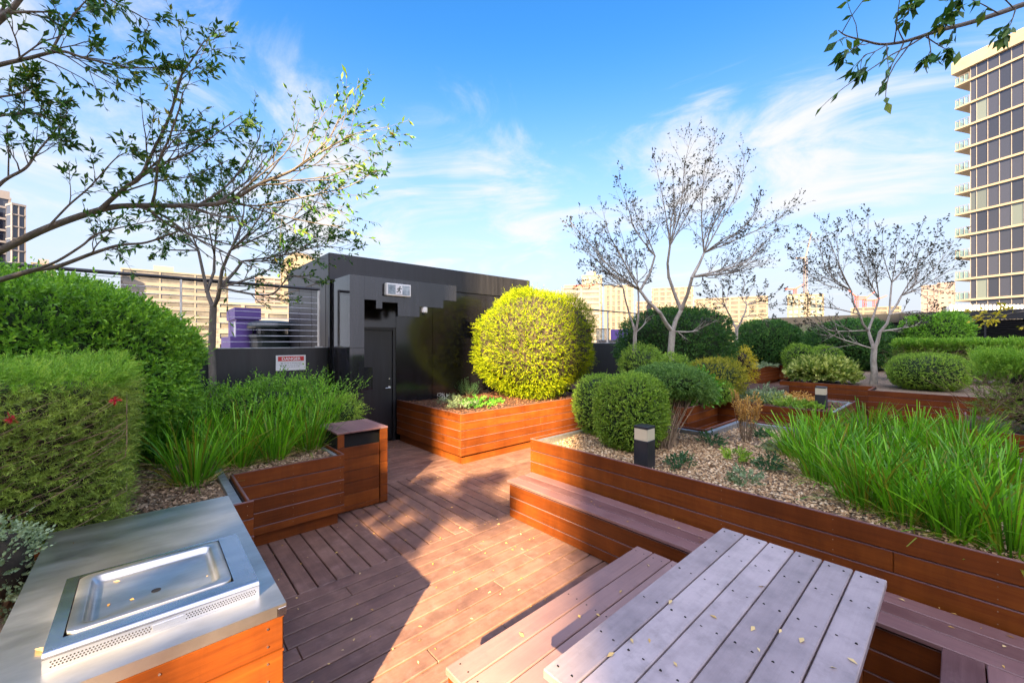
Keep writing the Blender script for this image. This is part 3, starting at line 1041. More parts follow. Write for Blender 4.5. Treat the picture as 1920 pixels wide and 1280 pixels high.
# ================================================================== HUT
def hut():
    t = thing('rooftop_hut', 'low black flat-roofed plant hut with a recessed door behind the orange planter', 'hut', (4.6, 8.4, 0))
    hx, hx1, hy, hy1, zt = 2.30, 7.035, 7.12, 9.71, 3.345
    # front wall as panels with thin open joints, opening left for the door
    seams = [hx, 2.60, 3.505, 4.29, 5.66, hx1]
    for a, b_ in zip(seams[:-1], seams[1:]):
        m = MB()
        if abs(a - 2.60) < .01:
            m.box(a + .004, b_ - .004, hy, hy + .05, 2.09, 2.88)
        else:
            m.box(a + .004, b_ - .004, hy, hy + .05, 0.0, 2.88)
        m.build('wall_panel', ['hut_panel'], t)
    m = MB()
    m.box(hx + .01, hx1 - .01, hy + .06, hy1 - .01, 0.0, 2.86)
    m.build('inner_wall', ['dark_void'], t)
    m = MB()
    for a, b_ in zip([hy + .052, 7.30, 8.1, 8.9], [7.28, 8.09, 8.89, hy1]):
        m.box(hx, hx + .05, a + .004, b_ - .004, 0.0, 2.98)
    m.build('side_wall', ['hut_matt'], t)
    m = MB()
    m.box(hx - .012, hx1, hy - .012, hy1, 2.885, zt, c=.012)
    m.build('parapet', ['hut_matt'], t)
    d = MB()
    d.box(2.66, 3.43, hy + .008, hy + .045, .03, 2.05, c=.003)
    door = d.build('door', ['black_paint'], t)
    h = MB()
    h.cyl((3.375, hy + .01, 1.00), (3.375, hy - .045, 1.00), .010, n=10)
    h.cyl((3.375, hy - .04, 1.00), (3.275, hy - .045, .992), .009, n=10)
    h.cyl((3.375, hy + .009, 1.0), (3.375, hy + .002, 1.0), .028, n=16)
    h.build('handle', ['steel_bright'], door)
    h = MB()
    h.cyl((3.378, hy + .009, 1.16), (3.378, hy + .003, 1.16), .017, n=12)
    h.build('lock', ['steel_bright'], door)
    f = MB()
    f.box(2.60, 2.655, hy - .006, hy + .05, 0.0, 2.11, c=.003)
    f.box(3.437, 3.497, hy - .006, hy + .05, 0.0, 2.11, c=.003)
    f.box(2.656, 3.436, hy - .005, hy + .05, 2.056, 2.108, c=.003)
    f.build('door_frame', ['black_paint'], t)
    # portal with its stepped edges: left pier and stepped lintel
    y0, y1 = 6.31, 6.40
    x0 = 2.342
    p = MB()
    lint = [(2.572, 2.885), (4.315, 2.885), (4.315, 2.60), (4.03, 2.60), (4.03, 2.455), (3.545, 2.455), (3.545, 2.275), (3.14, 2.275), (3.14, 2.495), (2.866, 2.495), (2.866, 2.385), (2.765, 2.385), (2.765, 2.515), (2.572, 2.515)]
    p.prism(lint[::-1], 1, y0, y1)
    p.build('stepped_lintel', ['portal_panel'], t)
    q = MB()
    pier = [(x0, 0), (2.572, 0), (2.572, .30), (2.535, .30), (2.50, .62), (2.572, .62), (2.572, .60)]
    q.box(x0, 2.570, y0, y1, 1.752, 2.885)
    q.box(x0, 2.570, y0, y1, 1.05, 1.745)
    q.box(2.570, 2.705, y0, y1, 1.075, 1.44)
    q.box(x0, 2.475, y0, y1, 0.0, 1.048)
    q.box(2.475, 2.595, y0, y1, 0.0, .72)
    q.box(x0, x0 + .09, y1 + .002, hy - .014, 1.752, 2.885)
    q.box(x0, x0 + .09, y1 + .002, hy - .014, 0.0, 1.745)
    q.build('side_pier', ['portal_panel'], t)
    r = MB()
    r.box(x0 + .092, 4.31, y1 + .002, hy - .014, 2.80, 2.884)
    r.build('porch_ceiling', ['hut_matt'], t)


hut()


def exit_sign():
    t = thing('exit_sign', 'illuminated running-man exit sign box mounted on the black portal', 'exit sign', (3.12, 6.28, 2.7))
    b = MB(); b.box(2.90, 3.335, 6.225, 6.305, 2.60, 2.80, c=.006); b.build('housing', ['white_plastic'], t)
    g = MB(); g.box(2.925, 3.31, 6.2205, 6.2245, 2.622, 2.778); g.build('glass_face', ['sign_glass'], t)
    w = MB(); w.box(3.055, 3.175, 6.2165, 6.220, 2.626, 2.774)
    p = w.build('pictogram', ['sign_white'], t)
    k = MB()
    y0, y1 = 6.2135, 6.216
    def limb(pts, r=.0075):
        for (a, b_), (c_, d) in zip(pts[:-1], pts[1:]):
            l = math.hypot(c_ - a, d - b_); nx, nz = -(d - b_) / l * r, (c_ - a) / l * r
            k.prism([(a + nx, b_ + nz), (c_ + nx, d + nz), (c_ - nx, d - nz), (a - nx, b_ - nz)], 1, y0 + random.uniform(0, .0008), y1)
    X, Zc = 3.115, 2.70
    k.prism([(X + .018 + .011 * math.cos(a), Zc + .052 + .011 * math.sin(a)) for a in np.linspace(0, 6.28, 12)[:-1]], 1, y0, y1)
    limb([(X + .012, Zc + .035), (X - .004, Zc - .005)], .012)
    limb([(X + .012, Zc + .033), (X + .035, Zc + .015), (X + .048, Zc + .028)], .006)
    limb([(X + .006, Zc + .030), (X - .022, Zc + .022), (X - .030, Zc + .000)], .006)
    limb([(X - .004, Zc - .004), (X + .020, Zc - .022), (X + .016, Zc - .055)], .0075)
    limb([(X - .004, Zc - .004), (X - .018, Zc - .032), (X - .045, Zc - .040)], .0075)
    k.build('running_figure', ['sign_ink'], p)
    c = thing('security_camera', 'white dome camera hanging under the stepped portal lintel', 'camera', (3.66, 6.36, 2.45))
    m = MB(); m.lathe((3.66, 6.36, 2.36), [(.058, 0), (.062, .02), (.062, .085), (.05, .095)], n=18); m.build('housing', ['white_plastic'], c)
    m = MB(); m.lathe((3.66, 6.36, 2.315), [(.008, 0), (.028, .008), (.042, .028), (.046, .044)], n=16); m.build('dome', ['sign_ink'], c)


exit_sign()


# ---- parapet walls, railings, danger sign
def wall_thing(name, label, x0, x1, y0, y1, zt, mat='black_paint', cap='zinc'):
    t = thing(name, label, 'wall', ((x0 + x1) / 2, (y0 + y1) / 2, 0))
    b = MB(); b.box(x0, x1, y0, y1, -.04, zt - .012); b.build('wall', [mat], t)
    b = MB(); b.box(x0 - .005, x1 + .0, y0 - .008, y1 + .008, zt - .0115, zt, c=.002); b.build('coping', [cap], t)


wall_thing('parapet_wall', 'black parapet wall left of the hut carrying the red and white danger sign', -6, 2.285, 7.16, 7.36, 1.755)
wall_thing('parapet_wall', 'black parapet wall right of the hut, behind the yellow-green dome', 7.05, 26.1, 7.55, 7.75, 1.80)


def railing(name, label, x0, x1, y, z0, zr, posts, wires, r=.024):
    t = thing(name, label, 'railing', ((x0 + x1) / 2, y, z0), 'rooftop railings')
    b = MB(); b.cyl((x0, y, zr), (x1, y, zr), r, n=12); b.build('top_rail', ['charcoal'], t)
    for px in posts:
        b = MB(); b.box(px - .012, px + .012, y - .028, y + .028, z0, zr - .018, c=.002)
        b.box(px - .05, px + .05, y - .045, y + .045, z0, z0 + .014, c=.002)
        b.build('post', ['steel'], t)
    for i in range(wires):
        z = z0 + .09 + i * (zr - z0 - .14) / (wires - 1)
        b = MB(); b.cyl((x0, y, z), (x1, y, z), .0035, n=5); b.build('wire', ['steel_bright'], t)


railing('wire_railing', 'wire balustrade with round dark top rail above the parapet left of the hut', -6, 2.19, 7.26, 1.755, 2.725, (-4.4, -2.0, .375, 2.178), 10)
railing('wire_railing', 'thin dark railing above the parapet right of the hut, behind the bare trees', 7.10, 26.0, 7.65, 1.80, 2.83, (11.1, 15.0, 19.0), 3, r=.02)


def text_mesh(s, size, x, y, z, depth, mat, name, parent, axis='x', align='CENTER', width=None):
    """lettering facing -Y"""
    cu = bpy.data.curves.new(name, 'FONT')
    cu.body = s
    cu.size = size
    cu.align_x = align
    cu.extrude = depth
    cu.offset = size * .018
    ob = bpy.data.objects.new('tmp', cu)
    COL.objects.link(ob)
    bpy.context.view_layer.update()
    me = bpy.data.meshes.new_from_object(ob.evaluated_get(bpy.context.evaluated_depsgraph_get()))
    bpy.data.objects.remove(ob)
    M = Matrix.Translation((x, y, z)) @ Matrix.Rotation(math.pi / 2, 4, 'X')
    if width:
        xs = [v.co.x for v in me.vertices]
        k = width / (max(xs) - min(xs))
        me.transform(Matrix.Scale(k, 4, (1, 0, 0)))
    me.transform(M)
    me.materials.clear()
    return link_mesh(name, me, [mat], parent)


def danger():
    t = thing('danger_sign', 'white warning sign with red DANGER band on the black parapet', 'sign', (1.73, 7.15, 1.5))
    x0, x1, z0, z1, y = 1.515, 1.945, 1.392, 1.632, 7.156
    b = MB(); b.box(x0, x1, y - .006, y, z0, z1, c=.002); b.build('board', ['sign_white'], t)
    b = MB(); b.box(x0 + .028, x1 - .028, y - .009, y - .0065, z1 - .092, z1 - .018); band = b.build('red_band', ['sign_red'], t)
    text_mesh('DANGER', .066, (x0 + x1) / 2, y - .0105, z1 - .079, .001, 'sign_white', 'lettering', band, width=.27)
    b = MB()
    for i, (l, r) in enumerate(((.30, .0), (.34, .0), (.26, .02))):
        z = z1 - .118 - i * .030
        x = (x0 + x1) / 2 - l / 2
        while x < (x0 + x1) / 2 + l / 2:
            w = random.uniform(.012, .04)
            b.box(x, x + w, y - .0075, y - .0063, z - .010, z)
            x += w + .008
    b.build('small_print', ['sign_grey'], t)


danger()


# ---- louvre fence along the far right
def louvre_fence():
    t = thing('louvre_fence', 'long charcoal fence with solid top band and horizontal louvres, far right', 'fence', (26.2, 0, 0))
    X = 26.2
    y0, y1 = -9.0, 7.5
    b = MB(); b.box(X, X + .08, y0, y1, 2.76, 3.17); b.build('top_band', ['fence_paint'], t)
    b = MB(); b.box(X + .12, X + .2, y0, y1, 0, 2.76); b.build('backing', ['dark_void'], t)
    b = MB()
    z = 2.72
    while z > .7:
        b.prism([(X + .005, z), (X + .08, z - .055), (X + .08, z - .065), (X + .005, z - .012)], 1, y0, 2.2, tint=.5)
        z -= .088
    # prism axis order: (x, z) polygon extruded along y
    b.build('louvre', ['fence_paint'], t)
    b = MB(); b.box(X + .01, X + .08, 2.2, y1, 0.0, 2.75); b.build('solid_panel', ['fence_teal'], t)
    y = -8.4
    while y < 7.4:
        b = MB(); b.box(X - .03, X + .004, y, y + .07, .0, 3.15); b.build('fence_post', ['fence_paint'], t)
        y += 2.55


louvre_fence()

# ================================================================== PLANTING
def gz(px, py, z):
    """point at height z under a photo pixel"""
    D = (H - z) * F / (py - CY)
    p = at(px, py, D)
    return np.array([p[0], p[1], z])


# ---- left side
bush('dome_hedge', 'huge rounded dark green clipped hedge at left, its face catching a yellow sun patch', 'hedge', (-.97, 5.70, 1.52), (1.38, 1.30, .96), 21000, .036, .017, 'leaf_hedge',
     p=2.5, k=9, sl=.10, amp=.05, fr=4, seed=3, base=(-.97, 5.70, .64), shell=.13, cscale=.92)


def box_hedge():
    t = thing('needle_hedge', 'boxy fine-needled hedge with brown twigs and red flowers behind the barbecue', 'hedge', (-.7, 3.85, .64))
    x0, x1, y0, y1, z0, z1 = -1.9, -.09, 3.44, 4.25, .66, 1.67
    n = 7800
    # front, top and end faces, slightly bulging
    P, A, top = [], [], []
    for k, (w, nv) in enumerate(((.50, (0, -1, 0)), (.32, (0, 0, 1)), (.18, (1, 0, 0)))):
        m = int(n * w)
        a, b = rng.uniform(size=m), rng.uniform(size=m)
        if k == 0:
            p = np.stack([x0 + (x1 - x0) * a ** .6, np.full(m, y0), z0 + (z1 - z0) * b], 1)
            p[:, 1] += .10 * (1 - b) ** 2 * 0 + .05 * np.sin(p[:, 0] * 5 + 1) * np.sin(p[:, 2] * 6)
        elif k == 1:
            p = np.stack([x0 + (x1 - x0) * a ** .7, y0 + (y1 - y0) * b, np.full(m, z1)], 1)
            p[:, 2] += .035 * np.sin(p[:, 0] * 7) * np.sin(p[:, 1] * 6) + .05 * b
        else:
            p = np.stack([np.full(m, x1), y0 + (y1 - y0) * a, z0 + (z1 - z0) * b], 1)
            p[:, 0] += .03 * np.sin(p[:, 1] * 8) - .07 * (1 - b)
        # round the edges
        ez = np.clip((p[:, 2] - (z1 - .12)) / .12, 0, 1)
        p[:, 1] += .05 * ez ** 2 * (k == 0)
        P.append(p); A.append(np.tile(np.array(nv, float), (m, 1))); top.append(np.full(m, k == 1) | (p[:, 2] > z1 - .10))
    P, A, top = np.concatenate(P), np.concatenate(A), np.concatenate(top)
    P = P - A * (rng.uniform(0, 1, len(P)) ** 1.5 * .14)[:, None]
    P[:, 2] = np.clip(P[:, 2], z0, None)
    A = nrm(A * .75 + rng.normal(0, .40, A.shape) + np.array([.35, 0, .30]))
    L = .085 * rng.uniform(.6, 1.4, len(P))
    v, f, ti = sprigs(P[~top], A[~top], L[~top], 15, .026, .0036, open_=.95, tvar=.3)
    v2, f2, ti2 = sprigs(P[top], A[top], L[top] * .8, 15, .024, .0038, open_=.85, tvar=.3)
    c = MB()
    parts = [(v, f, ti, 0), (v2, f2, ti2, 1)]
    cb, cf = core((.93, .36, .47), p=8, scale=1.0, seed=2, amp=0)
    parts.append((cb + np.array([-1.08, 3.88, 1.12]), cf, .5, 2))
    np_mesh('foliage', parts, ['needle', 'needle_top', 'core_brown'], t)
    tw = []
    for i in range(85):
        a = np.array([rng.uniform(-1.5, -.12), y0 + rng.uniform(-.01, .10), rng.uniform(z0, z1 - .25)])
        d = nrm(np.array([.9, rng.normal(-.08, .08), rng.uniform(.1, .55)]))
        l = rng.uniform(.25, .6)
        pts = np.stack([a + d * l * s + np.array([0, -.04 * math.sin(s * 3), .05 * s * s]) for s in np.linspace(0, 1, 6)])
        pts[:, 0] = np.minimum(pts[:, 0], x1 + .01)
        tw.append((pts, np.linspace(.0034, .0013, 6)))
    v, f = tubes(tw, 4)
    np_mesh('twig', [(v, f, .5, 0)], ['twig'], t)
    for (px, py) in ((216, 751), (22, 786)):
        c0 = at(px, py, 2.32 if px > 100 else 2.12)
        m = 46
        d = nrm(rng.normal(size=(m, 3)) + [0, -.5, .2])
        v = leaves(np.tile(c0, (m, 1)) + rng.normal(0, .006, (m, 3)), d, rng.normal(size=(m, 3)), rng.uniform(.018, .036, m), .006)
        np_mesh('flower', [(v, quads(m), .5, 0)], ['red_petal'], t)


box_hedge()

bush('silver_shrub', 'small silvery grey-green shrub at the left end of the barbecue bench', 'shrub', (-.50, 2.93, .82), (.15, .26, .20), 420, .017, .011, 'leaf_sage', p=2.1, k=9, sl=.06,
     seed=8, base=(-.50, 2.93, .6), amp=.12, coremat='core_brown')
bed('side_soil', [(-3, -.375, 1.2, 3.425)], .62)

bush('leafy_shrub', 'loose small-leaved shrub growing below the danger sign against the black wall', 'shrub', (1.20, 6.22, .96), (.95, .60, .40), 3400, .030, .017, 'leaf_hedge', p=2.0, k=8, sl=.15,
     amp=.30, fr=5, seed=12, base=(1.2, 6.3, .64), shell=.35, out=.6, cscale=.85)
bush('leafy_shrub', 'low spreading small-leaved shrub spilling over the back of the timber bin', 'shrub', (1.93, 5.72, .86), (.42, .40, .26), 800, .026, .014, 'leaf_box', p=2.0, k=8, sl=.10,
     amp=.16, fr=4, seed=14, base=(1.93, 5.72, .62), shell=.3, out=.6, cscale=.8)


def strap_clump(c, n, L, seed, spread=.085, cut=.6):
    """strappy grass: arching flat blades, the ends clipped square"""
    r_ = np.random.default_rng(seed)
    az = r_.uniform(0, 6.28, n)
    lean = np.abs(r_.normal(.24, .22, n)) + .03
    out = np.stack([np.cos(az), np.sin(az), np.zeros(n)], 1)
    b = np.array(c) + out * (r_.uniform(0, 1, n) ** .7 * spread)[:, None]
    ln = L * np.where(r_.uniform(size=n) < .65, r_.uniform(.45, .78, n), r_.uniform(.75, 1.1, n))
    low = r_.uniform(size=n) < .2
    lean[low] += r_.uniform(.5, 1.0, low.sum())
    ln[low] *= .8
    S = 5
    t = np.linspace(0, 1, S)
    bend = r_.uniform(.15, .75, n) * (1 + lean)
    P = np.empty((n, S, 3))
    ang = lean[:, None] + bend[:, None] * (t[None] ** 1.6) * .9
    seg = ln[:, None] / (S - 1)
    dx = np.sin(ang) * seg
    dz = np.cos(ang) * seg
    cx = np.concatenate([np.zeros((n, 1)), np.cumsum(dx[:, :-1], 1)], 1)
    cz = np.concatenate([np.zeros((n, 1)), np.cumsum(dz[:, :-1], 1)], 1)
    P = b[:, None] + out[:, None] * cx[..., None] + np.array([0, 0, 1.0]) * np.maximum(cz, .004)[..., None]
    sd = np.stack([-np.sin(az + r_.normal(0, .8, n)), np.cos(az + r_.normal(0, .8, n)), np.zeros(n)], 1)
    sd = nrm(sd)
    w = r_.uniform(.0075, .0135, n)[:, None] * np.array([.75, 1, 1, .9, .62])[None]
    v = np.stack([P - sd[:, None] * w[..., None] * .5, P + sd[:, None] * w[..., None] * .5], 2)  # n,S,2,3
    base = (np.arange(n) * S * 2)[:, None]
    q = []
    for s in range(S - 1):
        q.append(np.concatenate([base + s * 2, base + s * 2 + 1, base + s * 2 + 3, base + s * 2 + 2], 1))
    ti0 = np.where(r_.uniform(size=n) < .14, r_.uniform(0, .1, n), r_.uniform(.2, 1, n))
    ti0 = np.where(low & (r_.uniform(size=n) < .6), r_.uniform(0, .12, n), ti0)
    tis = [np.clip(ti0 + .10 * (s - 1.2) / 3 * (ti0 > .15), 0, 1) for s in range(S - 1)]
    return v.reshape(-1, 3), np.concatenate(q), np.concatenate(tis)


LEFT = [((365, 908), 'front strappy green clump nearest the barbecue bench, by the mulch'),
        ((447, 876), 'strappy green clump just inside the metal-lined planter corner'),
        ((515, 862), 'middle strappy green clump along the front timber edge of the corner planter'),
        ((580, 846), 'strappy green clump at the bin end of the corner planter'),
        ((318, 872), 'strappy green clump at the foot of the needle hedge'),
        ((395, 852), 'second-row strappy green clump behind the one nearest the barbecue'),
        ((470, 832), 'second-row strappy green clump in the centre of the corner planter bed'),
        ((548, 818), 'second-row strappy green clump in front of the loose small-leaved shrub'),
        ((608, 815), 'strappy green clump leaning over the timber bin lid'),
        ((350, 826), 'rear strappy green clump below the huge dome hedge'),
        ((430, 806), 'rear strappy green clump between dome hedge and loose shrub')]
RIGHT = [((1618, 950), 'front-row strappy green clump nearest the bollard lamp'),
         ((1702, 978), 'second front-row strappy green clump above the picnic table end'),
         ((1795, 1008), 'third front-row strappy green clump, with straw-coloured skirt'),
         ((1895, 1040), 'front-row strappy green clump at the right picture edge'),
         ((1545, 903), 'leftmost strappy green clump of the second row on the gravel'),
         ((1640, 912), 'second strappy green clump of the second row on the gravel'),
         ((1745, 932), 'third strappy green clump of the second row on the gravel'),
         ((1850, 962), 'right-hand strappy green clump of the second row on the gravel'),
         ((1500, 862), 'strappy green clump beside the dry brown plant'),
         ((1590, 862), 'strappy green clump in the third row, left of centre'),
         ((1690, 876), 'strappy green clump in the third row, right of centre'),
         ((1795, 896), 'strappy green clump in the third row near the twiggy right hedge'),
         ((1895, 915), 'strappy green clump in the third row at the picture edge'),
         ((1535, 828), 'back-row strappy green clump in front of the small planter corner'),
         ((1625, 832), 'back-row strappy green clump below the tall pale-trunked tree'),
         ((1722, 842), 'back-row strappy green clump below the oval clipped shrub'),
         ((1820, 856), 'back-row strappy green clump before the sunlit planter end')]
for k, (lst, grp, z, Ls) in enumerate(((LEFT, 'strappy clumps in the corner planter', .645, .62), (RIGHT, 'strappy clumps in the gravel planter', .655, .50))):
    for i, ((px, py), lab) in enumerate(lst):
        c = gz(px, py, z)
        t = thing('grass_clump', lab, 'grass clump', c, grp)
        L = Ls * random.uniform(.9, 1.1)
        v, f, ti = strap_clump(c, 250 if k else 215, L, 50 + k * 40 + i, spread=.15 if k else .14)
        ti = np.clip(ti + rng.normal(0, .10) * (ti > .15), 0, 1)
        m = 44
        a = rng.uniform(0, 6.28, m)
        d = nrm(np.stack([np.cos(a), np.sin(a), rng.uniform(.05, .6, m)], 1))
        sv = leaves(c + d * [.05, .05, 0] + [0, 0, .012], d, rng.normal(size=(m, 3)), rng.uniform(.12, .28, m), .005, fold=.05)
        np_mesh('blade_tuft', [(v, f, ti, 0)], ['strap'], t)
        np_mesh('dead_straw', [(sv, quads(m), rng.uniform(0, 1, m), 0)], ['straw'], t)

# ---- sunlit planter by the hut
pr = lambda z: np.where(z < 0, 1 - .36 * z ** 2, 1 + .03 * z - .08 * z ** 2)
bush('clipped_dome', 'big yellow-green clipped dome of fine foliage glowing in sun, in the orange planter', 'topiary', (5.95, 5.85, 1.79), (1.25, 1.20, 1.12), 12500, .034, .0085, 'leaf_yellow',
     p=2.5, k=9, sl=.085, amp=.06, fr=3.6, seed=21, base=(5.95, 5.85, .69), profile=pr, shell=.13, cscale=.93, out=.85, coremat='core_brown')


def small(name, label, px, py, z, r, h, mat, n=90, ll=.03, lw=.014, k=7, seed=1, group=None, cat='plant', sl=None, up=.5):
    c = gz(px, py, z)
    t = thing(name, label, cat, c, group)
    r_ = np.random.default_rng(seed)
    a = r_.uniform(0, 6.28, n)
    rad = np.sqrt(r_.uniform(0, 1, n)) * r
    B = c + np.stack([np.cos(a) * rad, np.sin(a) * rad, r_.uniform(0, .75, n) * h * (1 - .6 * rad / r)], 1)
    A = nrm(np.stack([np.cos(a) * rad / r, np.sin(a) * rad / r, np.full(n, up)], 1) + r_.normal(0, .25, (n, 3)))
    v, f, ti = sprigs(B, A, (sl or h * .45) * r_.uniform(.7, 1.3, n), k, ll, lw)
    np_mesh('foliage', [(v, f, ti, 0)], [mat], t)
    st = [([c - [0, 0, .02], (c + b) / 2, b], [.004, .003, .002]) for b in B[::6]]
    v, f = tubes(st, 4)
    np_mesh('stem', [(v, f, .5, 0)], ['twig'], t)
    return t


small('grey_shrub', 'small grey-green shrub at the hut-door end of the orange planter', 806, 742, .70, .22, .30, 'leaf_sage', 110, .03, .011, seed=31)
small('grey_shrub', 'slim upright grey-green plant against the hut wall in the orange planter', 851, 738, .70, .12, .42, 'leaf_sage', 60, .028, .011, seed=32)
small('rosemary', 'dull green upright rosemary bush in the orange planter beside the big dome', 876, 743, .70, .20, .36, 'leaf_dark', 130, .034, .005, 12, seed=33, up=1.4)
small('parsley', 'bright green leafy herb patch near the front edge of the orange planter', 898, 762, .70, .26, .20, 'leaf_herb', 150, .036, .024, 6, seed=34)
small('parsley', 'little bright green herb sprig nearest the big dome in the orange planter', 932, 757, .70, .11, .12, 'leaf_herb', 40, .03, .02, 6, seed=35)
small('sage_plant', 'pale sage-green herb between white flowers and bright herb in the orange planter', 866, 765, .70, .20, .20, 'leaf_sage', 110, .034, .014, 7, seed=36)
small('sage_plant', 'pale sage-green herb behind the white flowers in the orange planter', 846, 753, .70, .15, .18, 'leaf_sage', 70, .03, .014, 7, seed=37)
tfl = small('white_flower', 'tiny white flowers on a low plant in the orange planter', 830, 757, .70, .11, .14, 'leaf_sage', 40, .02, .009, 6, seed=38)
m = 60
c0 = gz(830, 757, .70) + [0, 0, .15]
np_mesh('petal', [(leaves(c0 + rng.normal(0, .05, (m, 3)) * [1, 1, .5], rng.normal(size=(m, 3)), rng.normal(size=(m, 3)), .02, .012), quads(m), .5, 0)], ['white_petal'], tfl)

# ---- gravel planter
def at_base(px, D, zc):
    p = at(px, CY, D)
    return (p[0], p[1], zc)


cA = at_base(1183, 4.5, 1.075)
bush('clipped_ball', 'front clipped green ball shrub beside the bollard lamp on the gravel', 'topiary', cA, (.36, .36, .42), 6500, .019, .010, 'leaf_box', p=2.7, k=7, sl=.045, amp=.03, seed=41, base=(cA[0], cA[1], .655), shell=.1, cscale=.93)
cB = at_base(1122, 5.2, 1.04)
bush('clipped_ball', 'clipped green ball shrub half hidden behind the front ball', 'topiary', cB, (.30, .30, .385), 2600, .019, .010, 'leaf_box', p=2.5, k=7, sl=.045, amp=.03, seed=42, base=(cB[0], cB[1], .655), shell=.1, cscale=.92)


def cloud_shrub():
    base = gz(1243, 846, .655)
    t = thing('stemmed_shrub', 'flat-topped green shrub on a bundle of bare leaning brown stems', 'shrub', base)
    c = at(1263, 714, 4.85)
    R = np.array([.47, .42, .165])
    pos, nn = surf(5200, R, 2.3, -.9, .06, 3, 44)
    lat = pos[:, 0] * RT[0] + pos[:, 1] * RT[1]
    pos[:, 2] -= np.clip(lat, 0, None) ** 1.5 * .42
    B = c + pos * (1 - (rng.uniform(0, 1, len(pos)) ** 2 * .25)[:, None])
    A = nrm(nn * .7 + rng.normal(0, .45, nn.shape) + [0, 0, .25])
    v, f, ti = sprigs(B, A, .05 * rng.uniform(.6, 1.4, len(B)), 7, .020, .011)
    cv, cf = core(R, 2.3, .06, 3, 44, .80)
    lat = cv[:, 0] * RT[0] + cv[:, 1] * RT[1]
    cv[:, 2] -= np.clip(lat, 0, None) ** 1.5 * .42
    np_mesh('foliage', [(v, f, ti, 0), (cv + c, cf, .5, 1)], ['leaf_cloud', 'core_green'], t)
    for i in range(64):
        a = rng.uniform(0, 6.28)
        p0 = base + [.09 * math.cos(a) * rng.uniform(.2, 1), .09 * math.sin(a) * rng.uniform(.2, 1), -.02]
        a2 = a + rng.normal(0, .5)
        rr = rng.uniform(.1, .8)
        p3 = c + [R[0] * rr * math.cos(a2), R[1] * rr * math.sin(a2), -.02]
        lat = (p3 - c) @ np.array([RT[0], RT[1], 0])
        p3[2] -= max(lat, 0) ** 1.5 * .42
        lean = np.array([RT[0], RT[1], 0]) * .02
        p1 = p0 + (p3 - p0) * .33 + [0, 0, .10] - lean + rng.normal(0, .018, 3)
        p2 = p0 + (p3 - p0) * .7 + [0, 0, .02] + rng.normal(0, .024, 3)
        u = np.linspace(0, 1, 8)[:, None]
        pts = (1 - u) ** 3 * p0 + 3 * u * (1 - u) ** 2 * p1 + 3 * u * u * (1 - u) * p2 + u ** 3 * p3
        v, f = tubes([(pts, np.linspace(.0075, .003, 8) * rng.uniform(.6, 1.2))], 5)
        np_mesh('stem', [(v, f, .5, 0)], ['twig'], t)


cloud_shrub()

for i, (px, py, r, lab, mt) in enumerate(((1277, 876, .105, 'small bluish-green seedling on the gravel closest to the bollard lamp', 'leaf_dark'), (1333, 833, .115, 'small dark green seedling just below the zinc-edged inner corner of the gravel bed', 'leaf_dark'),
                                          (1377, 864, .10, 'small olive seedling in the middle of the gravel bed', 'leaf_box'), (1398, 908, .105, 'blue-grey seedling on the gravel nearest the front timber edge', 'leaf_sage'),
                                          (1424, 820, .085, 'small dark seedling behind the dry brown plant', 'leaf_dark'), (1443, 880, .09, 'small green seedling beside the leftmost strappy clump', 'leaf_dark'),
                                          (1452, 846, .09, 'small sage seedling between dry plant and strappy clumps', 'leaf_sage'))):
    small('seedling', lab, px, py, .665, r, .15, mt, 46, .036, .017, 7, seed=60 + i, group='seedlings in the gravel bed')


def dry_plant():
    b = gz(1398, 830, .655)
    t = thing('dry_plant', 'dead upright plant of dry golden-brown stalks standing on the gravel', 'plant', b)
    st, P, A = [], [], []
    for i in range(34):
        a = rng.uniform(0, 6.28)
        r = rng.uniform(.02, .17)
        h = rng.uniform(.35, .60)
        top = b + [r * math.cos(a) * 1.1, r * math.sin(a) * 1.1, h]
        mid = b + [r * .7 * math.cos(a), r * .7 * math.sin(a), h * .4]
        st.append(([b + [.03 * math.cos(a), .03 * math.sin(a), -.01], mid, top], [.0035, .003, .002]))
        for s in np.linspace(.25, 1, 16):
            P.append(mid + (top - mid) * s)
            A.append((top - mid) + rng.normal(0, .12, 3))
    v, f = tubes(st, 4)
    np_mesh('stalk', [(v, f, .5, 0)], ['twig'], t)
    v, f, ti = sprigs(np.array(P), np.array(A), .03, 4, .022, .011)
    np_mesh('dry_foliage', [(v, f, ti, 0)], ['dry_flower'], t)


dry_plant()

# ---- beds beyond
def bd(name, label, px, D, ztop, zb, hw, mat, n, seed, ll=.03, lw=.016, cat='shrub', dy=None, group=None, **kw):
    p = at(px, CY, D)
    rz = (ztop - zb) / 2
    return bush(name, label, cat, (p[0], p[1], (ztop + zb) / 2), (hw, dy or hw, rz), n, ll, lw, mat, seed=seed, base=(p[0], p[1], zb), group=group, **kw)


bd('rounded_shrub', 'dull green rounded shrub against the black parapet, left of the forked pale tree', 1204, 8.1, 1.78, .72, .46, 'leaf_box', 1900, 71, p=2.2, sl=.08, amp=.08)
bd('rounded_shrub', 'low green mounded shrub in front of the forked pale tree trunk', 1260, 7.6, 1.60, .72, .42, 'leaf_box', 1800, 72, p=2.2, sl=.07, amp=.08)
bd('gold_shrub', 'wide golden-green clipped mound behind the stemmed shrub', 1338, 7.9, 1.53, .72, .56, 'leaf_gold', 2600, 73, p=2.3, sl=.06, amp=.05, ll=.026)
bd('clipped_ball', 'small clipped green ball in front of the golden mound', 1347, 7.45, 1.14, .70, .255, 'leaf_box', 1300, 74, p=2.2, sl=.05, ll=.024, lw=.013, cat='topiary')
bd('leafy_shrub', 'bright green broad-leaved shrub at the dark inner planter corner', 1312, 7.05, 1.33, .72, .26, 'leaf_herb', 420, 75, p=2, sl=.10, ll=.055, lw=.034, amp=.15, k=5)
